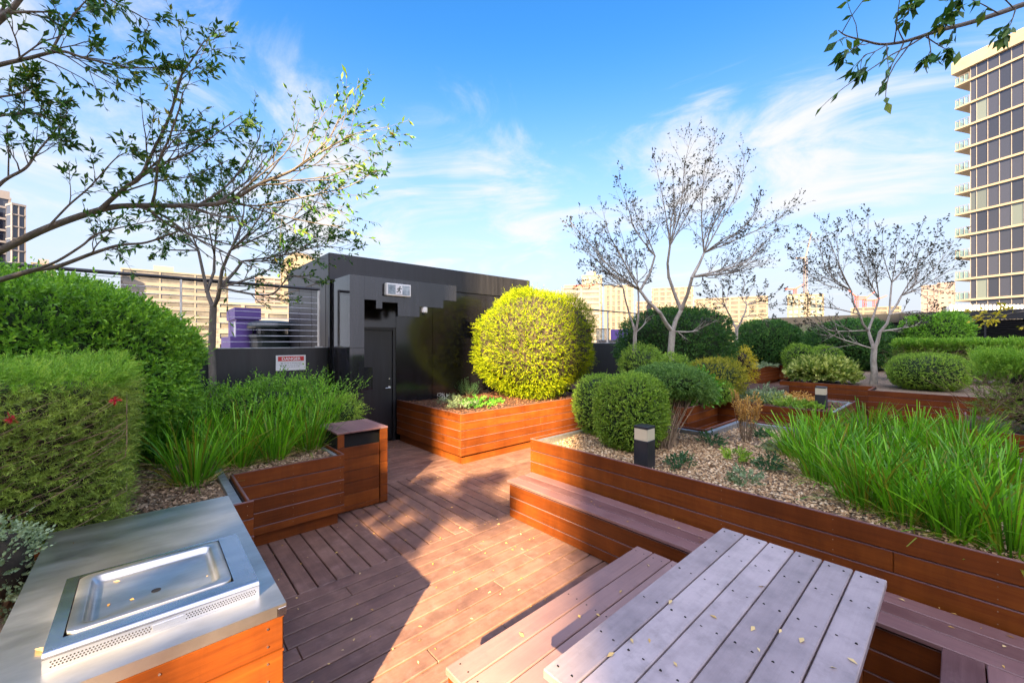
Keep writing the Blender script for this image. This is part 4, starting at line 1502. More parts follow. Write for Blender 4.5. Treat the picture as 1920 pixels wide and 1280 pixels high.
bd('dark_hedge', 'broad dark green clipped dome hedge behind the forked pale tree', 1268, 10.7, 2.72, .70, 1.40, 'leaf_deep', 7500, 76, dy=1.35, p=2.6, sl=.10, ll=.05, lw=.026, cat='hedge', cscale=.92)
bd('twiggy_shrub', 'brown and golden straggly shrub at the corner of the back bed', 1388, 11.6, 1.70, .72, .40, 'leaf_autumn', 700, 77, p=2, sl=.13, ll=.045, lw=.02, amp=.2, coremat='core_brown', out=.5)
bd('dark_hedge', 'tall dark green clipped dome hedge above the far path planter', 1440, 19.5, 2.82, .75, 1.38, 'leaf_deep', 6500, 78, p=2.5, sl=.12, ll=.07, lw=.036, cat='hedge', cscale=.92)
bd('dark_hedge', 'wide dark green hedge mound behind the pale-trunked far tree', 1598, 17.0, 2.74, .70, 1.72, 'leaf_deep', 8500, 79, dy=1.6, p=2.4, sl=.13, ll=.065, lw=.034, cat='hedge', cscale=.92)
bd('dark_hedge', 'tallest mid-green hedge mound in front of the louvre fence', 1742, 15.8, 2.98, .70, 1.10, 'leaf_hedge', 6500, 80, dy=1.1, p=2.2, sl=.14, ll=.065, lw=.032, amp=.08, cat='hedge', cscale=.92)
bd('clipped_ball', 'clipped green ball left of a lower ball above the mounded variegated shrub', 1499, 13.0, 1.78, .70, .47, 'leaf_box', 1900, 81, p=2.3, sl=.06, ll=.034, lw=.019, cat='topiary')
bd('clipped_ball', 'lower clipped green ball right of another behind the variegated shrub', 1546, 13.9, 1.70, .70, .50, 'leaf_box', 1900, 82, p=2.3, sl=.06, ll=.034, lw=.019, cat='topiary')
bd('variegated_shrub', 'spreading cream and green leaved mound on the far planter', 1543, 11.55, 1.40, .45, .80, 'leaf_varieg', 1500, 83, dy=.72, p=2, sl=.12, ll=.10, lw=.042, k=7, amp=.10, fr=5, zlo=-.3)
bd('oval_shrub', 'oval clipped grey-green shrub on the planter right of the pale-trunked tree', 1738, 9.95, 1.55, .66, .83, 'leaf_box', 6500, 84, dy=.72, p=2.6, sl=.06, ll=.028, lw=.015, amp=.025, cat='topiary', cscale=.93)
for i, (px, py, r, h, mt, lab) in enumerate(((1405, 753, .22, .22, 'leaf_sage', 'silvery ground-cover plant at the left end of the bollard planter'), (1430, 755, .26, .26, 'leaf_sage', 'silvery ground-cover mound in the middle of the bollard planter'),
                                             (1456, 758, .26, .24, 'leaf_varieg', 'pale cream-green mound left of the small tuft in the bollard planter'), (1480, 764, .18, .17, 'leaf_box', 'low olive plant at the front edge of the bollard planter'),
                                             (1497, 756, .17, .22, 'dry_flower', 'small brownish tuft just left of the far bollard lamp'), (1515, 766, .15, .14, 'leaf_box', 'low green plant at the foot of the far bollard lamp'),
                                             (1440, 744, .24, .24, 'leaf_sage', 'silvery plant at the rear of the bollard planter'), (1378, 750, .18, .24, 'leaf_sage', 'upright grey-green plant beside the small clipped ball'))):
    small('ground_cover', lab, px, py, .70, r, h, mt, 110, .05, .022, 6, seed=90 + i, group='low plants in the bollard planter')
for i, (px, py, r, lab) in enumerate(((1290, 684, .34, 'grey-leaved plant in front of the broad dark dome hedge'), (1320, 687, .34, 'second grey-leaved plant right of the first, under the broad dark dome hedge'))):
    small('grey_plant', lab, px, py, 1.2 - .5, r, .45, 'leaf_sage', 130, .06, .022, 6, seed=110 + i, group='grey plants under the dark dome hedge') if False else None
for i, (px, lab) in enumerate(((1408, 'low grey-green plant at the left end of the far path planter'), (1432, 'low grey-green plant in the middle of the far path planter'), (1449, 'low grey-green plant at the dark end of the far path planter'))):
    p = at(px, CY, 16.2 + i * 1.5)
    cc = np.array([p[0], 5.85, .76])
    q = CX + F * (cc[:2] @ RT) / (cc[:2] @ FW)
    small('path_plant', lab, px, CY + (H - .76) / (16.2 + i * 1.4) * F, .76, .45, .22, 'leaf_sage', 70, .08, .035, 6, seed=120 + i, group='low plants on the far path planter')


def twig_hedge(name, label, x0, x1, y0, y1, z0, z1, zg, n, ntw, seed, mats, ll=.05, lw=.010, sl=.12, k=12, face='x0'):
    """hedge with a leafy top and a bare twiggy side"""
    t = thing(name, label, 'hedge', ((x0 + x1) / 2, (y0 + y1) / 2, z0))
    a, b, c = rng.uniform(size=n), rng.uniform(size=n), rng.uniform(size=n)
    P = np.stack([x0 + (x1 - x0) * a, y0 + (y1 - y0) * b, zg + (z1 - zg) * np.sqrt(c)], 1)
    P[:, 2] += .04 * np.sin(P[:, 0] * 6) * np.sin(P[:, 1] * 5)
    A = nrm(np.stack([rng.normal(-.25, .4, n), rng.normal(0, .4, n), np.full(n, .8)], 1))
    v, f, ti = sprigs(P, A, sl * rng.uniform(.6, 1.4, n), k, ll, lw, open_=.8)
    m = n // 3
    P2 = np.stack([x0 + (x1 - x0) * rng.uniform(size=m) * .6, y0 + (y1 - y0) * rng.uniform(size=m), z0 + (zg - z0) * rng.uniform(size=m)], 1)
    A2 = nrm(np.stack([np.full(m, -.6), rng.normal(0, .5, m), rng.normal(.3, .3, m)], 1))
    v2, f2, t2 = sprigs(P2, A2, sl * .9, k, ll, lw)
    cm = MB()
    cv, cf = core(((x1 - x0) / 2, (y1 - y0) / 2, (z1 - z0) / 2), p=8, scale=.74, amp=0)
    cv = cv + np.array([(x0 + x1) / 2 + (x1 - x0) * .16, (y0 + y1) / 2, (z0 + z1) / 2 - .05])
    np_mesh('foliage', [(v, f, ti, 0), (v2, f2, t2, 1), (cv, cf, .5, 2)], [mats[0], mats[1], 'core_brown'], t)
    tw = []
    for i in range(ntw):
        p = np.array([x0 + rng.uniform(-.02, .25) * (x1 - x0), rng.uniform(y0, y1), rng.uniform(z0, z0 + (zg - z0) * .7)])
        d = nrm(np.array([rng.normal(-.25, .2), rng.normal(0, .9), rng.uniform(.2, 1)]))
        l = rng.uniform(.3, .8) * (z1 - z0)
        pts = np.stack([p + d * l * s + np.array([.0, .06 * math.sin(4 * s + i), .08 * s]) for s in np.linspace(0, 1, 5)])
        pts[:, 2] = np.minimum(pts[:, 2], z1 - .05)
        tw.append((pts, np.linspace(1, .35, 5) * rng.uniform(.003, .007)))
    v, f = tubes(tw, 4)
    np_mesh('twig', [(v, f, .5, 0)], ['twig'], t)


twig_hedge('trimmed_hedge', 'flat-topped hedge with bright green top and bare brown side, below the louvre fence', 16.6, 17.9, -6.0, 1.35, .70, 1.80, 1.60, 7500, 620, 1, ('needle_top', 'needle'), ll=.07, lw=.016)
twig_hedge('edge_hedge', 'nearer hedge at the right picture edge, bright tufts on top over tangled bare twigs', 7.85, 8.7, -2.6, -.12, .70, 1.64, 1.30, 6500, 260, 2, ('needle_top', 'needle'), ll=.035, lw=.008)


# ================================================================== TREES
def perp(d, ang, az):
    d = np.asarray(d, float)
    a = nrm(np.cross(d, [0.3, .2, .9] if abs(d[2]) < .9 else [1, .1, 0]))
    b = np.cross(d, a)
    return nrm(d * math.cos(ang) + (a * math.cos(az) + b * math.sin(az)) * math.sin(ang))


class Tree:
    def __init__(s, seed, up=.10, wob=.10, ratio=.62, ang=(.35, .85), kids=(5, 5, 4), maxl=3, leaf_n=7, fl=None):
        s.r = np.random.default_rng(seed)
        s.up, s.wob, s.ratio, s.ang, s.kids, s.maxl, s.leaf_n = up, wob, ratio, ang, kids, maxl, leaf_n
        s.wood, s.twigs, s.lp, s.ld = [], [], [], []

    def limb(s, pts, r0, r1, lvl=1, sub=None, t0=.2):
        """a given limb, smoothed, with its own side branches"""
        P = np.asarray(pts, float)
        n = max(8, len(P) * 5)
        tt = np.linspace(0, len(P) - 1, n)
        i = np.clip(tt.astype(int), 0, len(P) - 2)
        u = (tt - i)[:, None]
        pm = P[np.maximum(i - 1, 0)]
        p0, p1 = P[i], P[i + 1]
        p2 = P[np.minimum(i + 2, len(P) - 1)]
        Q = .5 * (2 * p0 + (p1 - pm) * u + (2 * pm - 5 * p0 + 4 * p1 - p2) * u ** 2 + (3 * p0 - pm - 3 * p1 + p2) * u ** 3)
        R = np.linspace(r0, r1, n)
        (s.wood if r0 > .004 else s.twigs).append((Q, R))
        Ltot = np.linalg.norm(np.diff(Q, axis=0), axis=1).sum()
        m = sub if sub is not None else max(2, int(Ltot / .22))
        for k in range(m):
            f = t0 + (1 - t0) * (k + s.r.uniform(.1, .9)) / m
            j = min(int(f * (n - 1)), n - 2)
            d = nrm(Q[j + 1] - Q[j])
            dd = perp(d, s.r.uniform(*s.ang), s.r.uniform(0, 6.28))
            L = Ltot * s.r.uniform(.16, .36) * (1.2 - .8 * f)
            s.grow(Q[j], dd, min(L, 1.1), max(R[j] * .55, .0022), lvl + 1)
        s.tip(Q[-1], nrm(Q[-1] - Q[-2]))

    def tip(s, p, d, n=None):
        for _ in range(n or 2):
            s.lp.append(p + s.r.normal(0, .012, 3))
            s.ld.append(nrm(d + s.r.normal(0, .7, 3)))

    def grow(s, p, d, L, r, lvl):
        n = max(4, min(9, int(L / .07) + 2))
        P = [np.array(p, float)]
        d = nrm(d)
        for i in range(n - 1):
            d = nrm(d + s.r.normal(0, s.wob, 3) + [0, 0, s.up])
            P.append(P[-1] + d * L / (n - 1))
        P = np.array(P)
        last = lvl >= s.maxl
        R = np.linspace(r, max(r * (.25 if last else .4), .0009), n)
        (s.wood if r > .004 else s.twigs).append((P, R))
        if last:
            for k in range(s.leaf_n):
                f = s.r.uniform(.25, 1)
                j = min(int(f * (n - 1)), n - 2)
                u = f * (n - 1) - j
                s.lp.append(P[j] * (1 - u) + P[j + 1] * u)
                s.ld.append(nrm(nrm(P[j + 1] - P[j]) * .8 + s.r.normal(0, .5, 3) + [0, 0, -.1]))
            return
        m = s.kids[min(lvl, len(s.kids) - 1)]
        for k in range(m):
            f = .22 + .78 * (k + s.r.uniform(.2, 1)) / m
            f = min(f, .98)
            j = min(int(f * (n - 1)), n - 2)
            u = f * (n - 1) - j
            q = P[j] * (1 - u) + P[j + 1] * u
            dd = perp(nrm(P[j + 1] - P[j]), s.r.uniform(*s.ang) * (.7 if k == m - 1 else 1), s.r.uniform(0, 6.28))
            s.grow(q, dd, L * s.ratio * s.r.uniform(.75, 1.2) * (1.15 - .35 * f), max(R[j] * .62, .0011), lvl + 1)

    def build(s, t, bark, leafm, ll, lw, twigm=None, leaf_keep=1.0, sag=0.0):
        v, f = tubes(s.wood)
        np_mesh('trunk', [(v, f, .5, 0)], [bark], t, smooth=True)
        parts = []
        if s.twigs:
            v, f = tubes(s.twigs)
            parts.append((v, f, .5, 1))
        P, D = np.array(s.lp), np.array(s.ld)
        if leaf_keep < 1:
            k = s.r.uniform(size=len(P)) < leaf_keep
            P, D = P[k], D[k]
        D = nrm(D + [0, 0, -sag])
        n = len(P)
        sz = s.r.uniform(.6, 1.2, n)
        lv = leaves(P, D, s.r.normal(size=(n, 3)) + [0, 0, 1.2], ll * sz, lw * sz)
        ti = s.r.uniform(0, .93, n)
        yl = s.r.uniform(size=n) < .07
        ti[yl] = 1
        parts.insert(0, (lv, quads(n), ti, 0))
        np_mesh('crown', parts, [leafm, twigm or bark], t)


def fork_tree(name, label, base, D, fork, nodes, ends, seed, bark, leafm, ll, lw, r0, group=None, leaf_n=5, keep=1.0, up=.04, kids=(4, 4, 4), sub=1.0, depth=.6, jitter=.06):
    """tree with a trunk, forks (nodes) and limbs measured as picture positions at the tree's own distance"""
    base = np.asarray(base, float)
    t = thing(name, label, 'tree', base, group)
    T = Tree(seed, up=up, kids=kids, leaf_n=leaf_n, maxl=3, ratio=.6, wob=.11, ang=(.3, .8))
    fk = at(*fork, D)
    T.wood.append((np.stack([base - [0, 0, .05], base * .7 + fk * .3 + [.010, -.012, 0], base * .35 + fk * .65 + [-.012, .010, 0], fk + [0, 0, .03]]), np.array([r0 * 1.3, r0, r0 * .92, r0 * .88])))
    N_ = []
    for (px, py, dd, par, rr) in nodes:
        p = at(px, py, D + dd)
        q = fk if par is None else N_[par][0]
        rq = r0 * .72 if par is None else N_[par][1]
        m = (p + q) / 2 + T.r.normal(0, .02, 3)
        d0 = p - q
        m[:2] += d0[:2] * .10
        T.wood.append((np.stack([q - nrm(d0) * .03, m, p]), .86 * np.array([rq, (rq + r0 * rr) / 2, r0 * rr])))
        N_.append((p, r0 * rr))
    for (px, py, nd) in ends:
        q, rq = N_[nd] if nd is not None else (fk, r0 * .5)
        e = at(px, py, D + T.r.uniform(-depth, depth))
        v = e - q
        m1 = q + v * .33 + np.array([v[0] * .12, v[1] * .12, 0]) + T.r.normal(0, jitter, 3)
        m2 = q + v * .68 + np.array([v[0] * .08, v[1] * .08, 0]) + T.r.normal(0, jitter, 3)
        T.limb([q, m1, m2, e], rq * .62, .003, lvl=1, t0=.12, sub=int((4 + np.linalg.norm(v) * 4.5) * sub))
    T.build(t, bark, leafm, ll, lw, leaf_keep=keep)
    return t


G = 'bare trees beyond the gravel planter'
fork_tree('bare_tree', 'largest bare vase-shaped tree with pale forked trunk, right of the yellow-green dome', at(1254, 700, 8.3) * [1, 1, 0] + [0, 0, .70], 8.3, (1261, 622),
          [(1237, 586, -.1, None, .55), (1277, 582, .1, None, .62), (1200, 545, .0, 0, .42), (1254, 520, .2, 1, .45), (1298, 520, -.2, 1, .48), (1256, 462, .1, 3, .34), (1320, 475, .0, 4, .34), (1228, 480, .3, 2, .3)],
          [(1070, 418, 2), (1085, 462, 2), (1110, 500, 2), (1130, 395, 2), (1160, 335, 7), (1185, 372, 7), (1228, 300, 5), (1262, 330, 5), (1296, 255, 5), (1342, 255, 5), (1284, 318, 5), (1322, 305, 6), (1396, 292, 6), (1370, 345, 6), (1425, 372, 6), (1486, 388, 6),
           (1460, 432, 4), (1440, 478, 4), (1400, 420, 6), (1340, 380, 6), (1345, 600, None), (1215, 415, 7), (1150, 455, 2), (1390, 510, 4)],
          201, 'bark_pale', 'leaf_sparse', .046, .026, .075, G, leaf_n=5, keep=.9, sub=1.25)
fork_tree('bare_tree', 'slim bare pale tree between the yellow-green dome and the largest bare tree', at(1190, 700, 9.4) * [1, 1, 0] + [0, 0, .70], 9.4, (1191, 625),
          [(1180, 590, .1, None, .5), (1197, 585, -.1, None, .55), (1168, 540, 0, 0, .35), (1195, 530, .1, 1, .38)],
          [(1082, 540, 2), (1090, 495, 2), (1112, 455, 2), (1130, 425, 2), (1160, 425, 3), (1185, 440, 3), (1210, 470, 3), (1075, 430, 2), (1222, 520, 3), (1228, 590, None), (1140, 480, 2)],
          202, 'bark_pale', 'leaf_sparse', .048, .027, .052, G, leaf_n=5, keep=.9, sub=1.1)
fork_tree('bare_tree', 'small bushy half-bare tree between the broad dome hedge and the far dome hedge', at(1381, 700, 14.0) * [1, 1, 0] + [0, 0, .72], 14.0, (1381, 618),
          [(1371, 598, .1, None, .55), (1392, 596, -.1, None, .55), (1360, 575, 0, 0, .4), (1400, 572, 0, 1, .4)],
          [(1310, 555, 2), (1325, 535, 2), (1345, 520, 2), (1370, 515, 2), (1392, 512, 3), (1415, 520, 3), (1440, 530, 3), (1468, 540, 3), (1480, 570, 3), (1300, 590, 2), (1445, 600, 1), (1335, 610, 0)],
          203, 'bark_pale', 'leaf_sparse', .062, .036, .06, G, leaf_n=7, sub=.75, depth=1.0)
fork_tree('bare_tree', 'wide bare tree with straight pale trunk standing on the far planter at right', at(1638, 716, 11.1) * [1, 1, 0] + [0, 0, .70], 11.1, (1639, 655),
          [(1628, 620, .2, None, .5), (1650, 622, -.1, None, .6), (1612, 590, .1, 0, .4), (1668, 590, -.2, 1, .45), (1596, 545, .2, 2, .32), (1648, 560, .3, 0, .36), (1690, 555, 0, 3, .36), (1672, 530, .2, 3, .3)],
          [(1478, 470, 4), (1500, 505, 4), (1512, 432, 4), (1540, 418, 4), (1570, 425, 4), (1596, 412, 5), (1628, 404, 5), (1655, 430, 7), (1690, 428, 7), (1730, 420, 7), (1762, 416, 6), (1788, 452, 6), (1800, 492, 6), (1782, 535, 6), (1755, 575, 3), (1490, 560, 2),
           (1510, 590, None), (1500, 605, 0), (1610, 465, 5), (1700, 480, 7), (1640, 475, 5), (1745, 470, 6), (1545, 500, 4), (1730, 600, 1)],
          204, 'bark_pale', 'leaf_sparse', .060, .034, .075, G, leaf_n=5, keep=.95, sub=1.15)
fork_tree('leafy_tree', 'sparse green-leaved tree rising between the dome hedge and the black parapet', at(398, 640, 5.6) * [1, 1, 0] + [0, 0, .62], 5.6, (400, 578),
          [(388, 545, .1, None, .6), (412, 540, -.1, None, .62), (372, 470, .1, 0, .42), (402, 480, .3, 0, .4), (432, 470, -.2, 1, .45), (455, 490, .1, 1, .4)],
          [(300, 395, 2), (325, 345, 2), (352, 310, 2), (385, 330, 3), (410, 300, 3), (440, 330, 4), (480, 320, 4), (515, 345, 4), (560, 365, 4), (605, 355, 4), (585, 420, 5), (640, 440, 5), (655, 468, 5), (560, 450, 5), (520, 500, 1), (600, 535, 1), (285, 480, 2)],
          205, 'bark_grey', 'leaf_tree', .048, .021, .048, leaf_n=9, keep=1, sub=1.5, kids=(4, 4, 4))


def px_limb(T, lst, r0, r1, D0, D1, sub=None, lvl=1, t0=.2):
    n = len(lst)
    pts = [at(x, y, D0 + (D1 - D0) * i / (n - 1)) for i, (x, y) in enumerate(lst)]
    T.limb(pts, r0, r1, lvl=lvl, sub=sub, t0=t0)


def overhanging_left():
    base = at(-190, 700, 2.9) * [1, 1, 0] + [0, 0, .64]
    t = thing('overhanging_tree', 'leafy tree leaning in from the left edge, its long branches crossing the sky', 'tree', base)
    T = Tree(301, up=.03, wob=.10, ratio=.6, ang=(.35, .95), kids=(4, 4, 4), maxl=3, leaf_n=11)
    f1 = at(-120, 560, 2.75)
    T.wood.append((np.stack([base - [0, 0, .05], base * .5 + f1 * .5 + [.03, 0, 0], f1]), np.array([.06, .052, .048])))
    f2 = at(-110, 300, 2.5)
    T.wood.append((np.stack([f1, f1 * .5 + f2 * .5 + [.02, .02, 0], f2, at(-90, 60, 2.3)]), np.array([.042, .036, .03, .02])))
    px_limb(T, [(-120, 560), (-50, 495), (0, 470), (90, 427), (187, 394), (247, 386), (337, 386), (424, 379), (487, 345), (544, 322), (585, 296), (632, 268), (655, 258)], .030, .003, 2.75, 2.95, sub=26, t0=.42)
    px_limb(T, [(187, 394), (235, 352), (262, 334), (285, 289), (319, 217), (337, 150), (362, 110), (385, 75)], .015, .003, 2.8, 2.6, sub=16, t0=.12)
    px_limb(T, [(424, 379), (480, 386), (560, 372), (615, 360), (656, 349), (706, 320)], .008, .0025, 2.9, 2.95, sub=8)
    px_limb(T, [(262, 334), (310, 305), (360, 285), (412, 247), (455, 217)], .008, .0025, 2.75, 2.7, sub=9)
    px_limb(T, [(232, 360), (292, 341), (360, 330), (430, 300)], .007, .0025, 2.8, 3.0, sub=8)
    px_limb(T, [(90, 427), (130, 385), (170, 350), (215, 300), (240, 285)], .008, .0025, 2.72, 2.6, sub=8)
    px_limb(T, [(-120, 560), (0, 525), (62, 507), (107, 500), (175, 475), (225, 460), (275, 455), (345, 431), (420, 415)], .021, .003, 2.75, 2.9, sub=7, t0=.45)
    px_limb(T, [(62, 507), (107, 490), (155, 460), (180, 440), (235, 425), (300, 412)], .010, .003, 2.72, 2.8, sub=6, t0=.4)
    px_limb(T, [(-100, 150), (0, 122), (49, 111), (112, 97), (157, 109), (240, 127), (318, 127)], .014, .003, 2.35, 2.5, sub=15, t0=.25)
    px_limb(T, [(97, 97), (124, 49), (150, 15), (175, -10)], .008, .003, 2.4, 2.4, sub=5)
    px_limb(T, [(-95, 120), (0, 37), (22, 19), (55, -20), (110, -70)], .022, .008, 2.35, 2.3, sub=4)
    px_limb(T, [(55, -20), (150, -30), (215, 5), (270, 35), (280, 50)], .008, .002, 2.3, 2.3, sub=6)
    px_limb(T, [(-105, 400), (-30, 370), (11, 337), (49, 315), (71, 285), (105, 244), (127, 210)], .013, .002, 2.5, 2.5, sub=10, t0=.35)
    px_limb(T, [(-108, 260), (-30, 225), (30, 214), (75, 217), (140, 255)], .012, .002, 2.5, 2.45, sub=8, t0=.35)
    px_limb(T, [(-100, 200), (-20, 185), (40, 175), (85, 150)], .01, .002, 2.4, 2.4, sub=7, t0=.3)
    T.build(t, 'bark_grey', 'leaf_tree', .050, .0175, sag=.15, leaf_keep=.85)


overhanging_left()


def overhanging_right():
    base = np.array([3.75, -1.05, .65])
    t = thing('overhanging_tree', 'tree reaching in at the top right corner with large dark drooping leaves', 'tree', base)
    T = Tree(302, up=-.02, wob=.10, ratio=.6, ang=(.5, 1.0), kids=(3, 3, 3), maxl=3, leaf_n=4)
    f = at(2250, -120, 1.95)
    T.wood.append((np.stack([base - [0, 0, .05], base * .6 + f * .4 + [.03, 0, 0], f]), np.array([.055, .045, .03])))
    px_limb(T, [(2250, -120), (2080, -45), (1920, 9), (1872, 26), (1817, 44), (1758, 59), (1719, 72), (1686, 81), (1651, 84), (1620, 77), (1587, 68), (1572, 58)], .014, .0016, 1.9, 1.7, sub=9, lvl=2, t0=.45)
    for pts, n in (([(1736, 70), (1762, 87), (1778, 95)], 2), ([(1665, 84), (1640, 98), (1618, 108), (1613, 140)], 3), ([(1695, 78), (1684, 50), (1700, 28), (1706, 12)], 3), ([(1817, 44), (1790, 52), (1765, 45)], 2), ([(1872, 26), (1840, 8), (1800, -8)], 3),
                   ([(1905, 15), (1895, 45), (1885, 60)], 2), ([(1900, 15), (1870, -10), (1800, -40)], 4), ([(1740, 66), (1745, 100), (1740, 112)], 2), ([(1620, 77), (1600, 95), (1583, 105)], 1), ([(1790, 52), (1780, 30), (1782, 25)], 2)):
        px_limb(T, pts, .003, .0011, 1.75, 1.72, sub=n, lvl=2, t0=.3)
        for _ in range(6):
            T.tip(at(*pts[-1], 1.73), np.array([-RT[0], -RT[1], -.6]))
    T.build(t, 'bark_grey', 'leaf_tree', .058, .025, sag=.55)


overhanging_right()


def autumn_tree():
    base = np.array([8.2, -1.45, .70])
    t = thing('autumn_tree', 'yellow-leaved branch reaching in at the right edge before the louvre fence', 'tree', base)
    T = Tree(303, up=.0, ratio=.6, kids=(4, 4, 4), maxl=3, leaf_n=9)
    f = at(2120, 520, 4.7)
    T.wood.append((np.stack([base - [0, 0, .05], base * .5 + f * .5, f]), np.array([.045, .04, .03])))
    px_limb(T, [(2120, 520), (2010, 545), (1935, 580), (1895, 588), (1872, 592)], .014, .002, 4.7, 4.8, sub=7, t0=.55, lvl=1)
    px_limb(T, [(2010, 545), (1950, 600), (1915, 612)], .006, .002, 4.7, 4.8, sub=3, lvl=2)
    T.build(t, 'bark_grey', 'leaf_autumn', .045, .022)


autumn_tree()

# ================================================================== FALLEN LEAVES
def leaf_mesh(name, P, size, mat='dry_leaf', parent=None, loc=None, tint=None, curl=.25):
    n = len(P)
    a = rng.uniform(0, 6.28, n)
    D = np.stack([np.cos(a), np.sin(a), rng.normal(0, .08, n)], 1)
    U = nrm(rng.normal(0, .22, (n, 3)) + [0, 0, 1])
    s = size * rng.uniform(.6, 1.3, n)
    v = leaves(P, D, U, s, s * .42, fold=curl)
    return np_mesh(name, [(v, quads(n), rng.uniform(0, 1, n) if tint is None else tint, 0)], [mat], parent, loc)


Pd = np.stack([rng.uniform(.5, 3.2, 150), rng.uniform(1.9, 5.0, 150), np.full(150, .004)], 1)
Pd = Pd[(Pd[:, 0] < 2.8) | (Pd[:, 1] > 3.35)]
Pd = Pd[(Pd[:, 0] > 1.6) | (Pd[:, 1] < 4.2)]
Pb = np.stack([rng.uniform(2.87, 3.22, 46), rng.uniform(-.6, 2.4, 46), np.full(46, .389)], 1)
Pb[:16, 0] = rng.uniform(3.16, 3.23, 16)
Pw = np.stack([rng.uniform(3.1, 3.5, 40), rng.uniform(6.5, 7.05, 40), np.full(40, .004)], 1)
tag(leaf_mesh('fallen_leaves', np.concatenate([Pd, Pb, Pw]), .026), kind='stuff')
for (px, py, z, lab, sz, tn) in ((205, 1131, .905, 'largest orange dry leaf lying in the barbecue hotplate tray', .040, .15), (252, 1123.5, .905, 'tiny yellow dry leaf near the drain hole of the hotplate', .016, .4),
                                 (226, 1089, .905, 'slim tan dry leaf at the back of the hotplate tray', .030, .9), (390.5, 1078, .905, 'small yellowish dry leaf at the right side of the hotplate tray', .022, .7),
                                 (66, 1216, .873, 'curled tan dry leaf on the steel top left of the hotplate', .045, .8), (138, 1017, .873, 'orange dry leaf on the steel top below the needle hedge', .028, .1)):
    p = gz(px, py, z)
    tag(leaf_mesh('dry_leaf', p[None], sz, loc=p, tint=tn), lab, 'leaf', 'dry leaves on the barbecue bench')
for i, (px, py) in enumerate(((1260, 1124.5), (1182, 1196), (1217, 1196), (1138, 1231), (1270, 1250), (1420, 1213), (1555, 1250), (1415, 1174), (1465, 1179), (1500, 1205), (1588, 1232), (1345, 1160), (1435, 1100))):
    p = gz(px, py, .738)
    tag(leaf_mesh('dry_leaf', p[None], .034, loc=p, tint=random.uniform(.5, 1)), 'small pale dry leaf lying on the grey picnic table boards', 'leaf', 'dry leaves on the picnic table')
for i, (px, py) in enumerate(((1084, 1152), (1117, 1150), (1166, 1106), (1217, 1062), (983, 1194))):
    p = gz(px, py, .409)
    tag(leaf_mesh('dry_leaf', p[None], .030, loc=p, tint=random.uniform(.4, 1)), 'small pale dry leaf lying on the low picnic bench boards', 'leaf', 'dry leaves on the picnic bench')


# ================================================================== CITY
def frame(px, D, turn=0.0):
    """local axes at a photo column: x to the right, y away; returns R, origin"""
    a = math.radians(turn)
    ex = RT * math.cos(a) + FW * math.sin(a)
    ey = -RT * math.sin(a) + FW * math.cos(a)
    o = FW * D + RT * (D * (px - CX) / F)
    return [[ex[0], ey[0]], [ex[1], ey[1]]], (o[0], o[1], 0)


def zpx(py, D):
    return H - D * (py - CY) / F


def block(name, label, px0, px1, ytop, D, depth, wallm, glassm, floor_h=3.3, bay=3.4, turn=None, roof=None, pier=.9, slab=1.0, group='distant buildings', cat='building', zb=-30, extra=None, prow=.35):
    if turn is None:
        turn = -math.degrees(math.atan(((px0 + px1) / 2 - CX) / F))
    R, o = frame(px0, D, turn)
    ex = np.array([R[0][0], R[1][0]])
    o2 = np.array(o[:2])
    k = (px1 - CX) / F
    w = (k * (o2 @ FW) - o2 @ RT) / (ex @ RT - k * (ex @ FW))
    zt = zpx(ytop, D)
    t = thing(name, label, cat, (o[0], o[1], zb), group)
    g = MB(); g.box(0.05, w - .05, prow, depth, zb, zt - .3, R=R, o=o); g.build('glazing', [glassm], t)
    f = MB()
    z = zt - floor_h
    lo = max(zb, -14)
    while z > lo:
        f.box(0, w, 0, prow + .3, z, z + slab, R=R, o=o)
        f.box(-.02, prow + .2, .0, depth, z + .01, z + slab - .01, R=R, o=o)
        f.box(w - prow - .2, w + .02, .0, depth, z + .01, z + slab - .01, R=R, o=o)
        z -= floor_h
    n = max(2, int(w / bay))
    for i in range(n + 1):
        x = (w - pier) * i / n
        f.box(x, x + pier, .02, prow + .35, lo, zt - .05, R=R, o=o)
    f.box(-.05, w + .05, -.05, depth, zt - .6, zt, R=R, o=o)
    f.build('facade_grid', [wallm], t)
    if roof:
        for (a, b_, h, m) in roof:
            r = MB(); r.box(w * a, w * b_, depth * .2, depth * .8, zt + .002, zt + h, R=R, o=o); r.build('roof_plant', [m], t)
    return t, R, o, w, zt


block('office_tower', 'slim pale and glass office tower at the left picture edge behind the branches', -30, 21, 362, 120, 4, 'office_grey', 'tower_glass', 3.5, 2.6, turn=60, pier=.5, slab=.6, roof=[(.2, .97, 2, 'office_grey')])
block('office_tower', 'lower glass wing of the office tower at the left edge', 22, 49, 380, 118, 4, 'office_grey', 'tower_glass', 3.5, 1.6, turn=68, pier=.2, slab=.35)
block('city_block', 'small pale block peeping over the dome hedge left of the beige arena', 58, 103, 492, 240, 20, 'concrete_warm', 'far_glass', 3.5, 4, roof=[(.3, .75, 3, 'office_grey')])
block('arena_building', 'broad beige building with flat overhanging roof behind the wire railing', 226, 428, 502, 150, 40, 'concrete_pale', 'far_glass_warm', 3.0, 9, pier=.5, slab=1.3, roof=[(.27, .46, 3.0, 'concrete')])
block('low_building', 'low pale building between the purple box and the rounded tan tower', 405, 545, 566, 115, 25, 'concrete_pale', 'far_glass_warm', 3.0, 6, slab=1.5)
block('low_building', 'low glassy building right behind the roof ventilator', 462, 552, 597, 80, 12, 'office_grey', 'balustrade_glass', 3.2, 2.2, pier=.15, slab=.4)
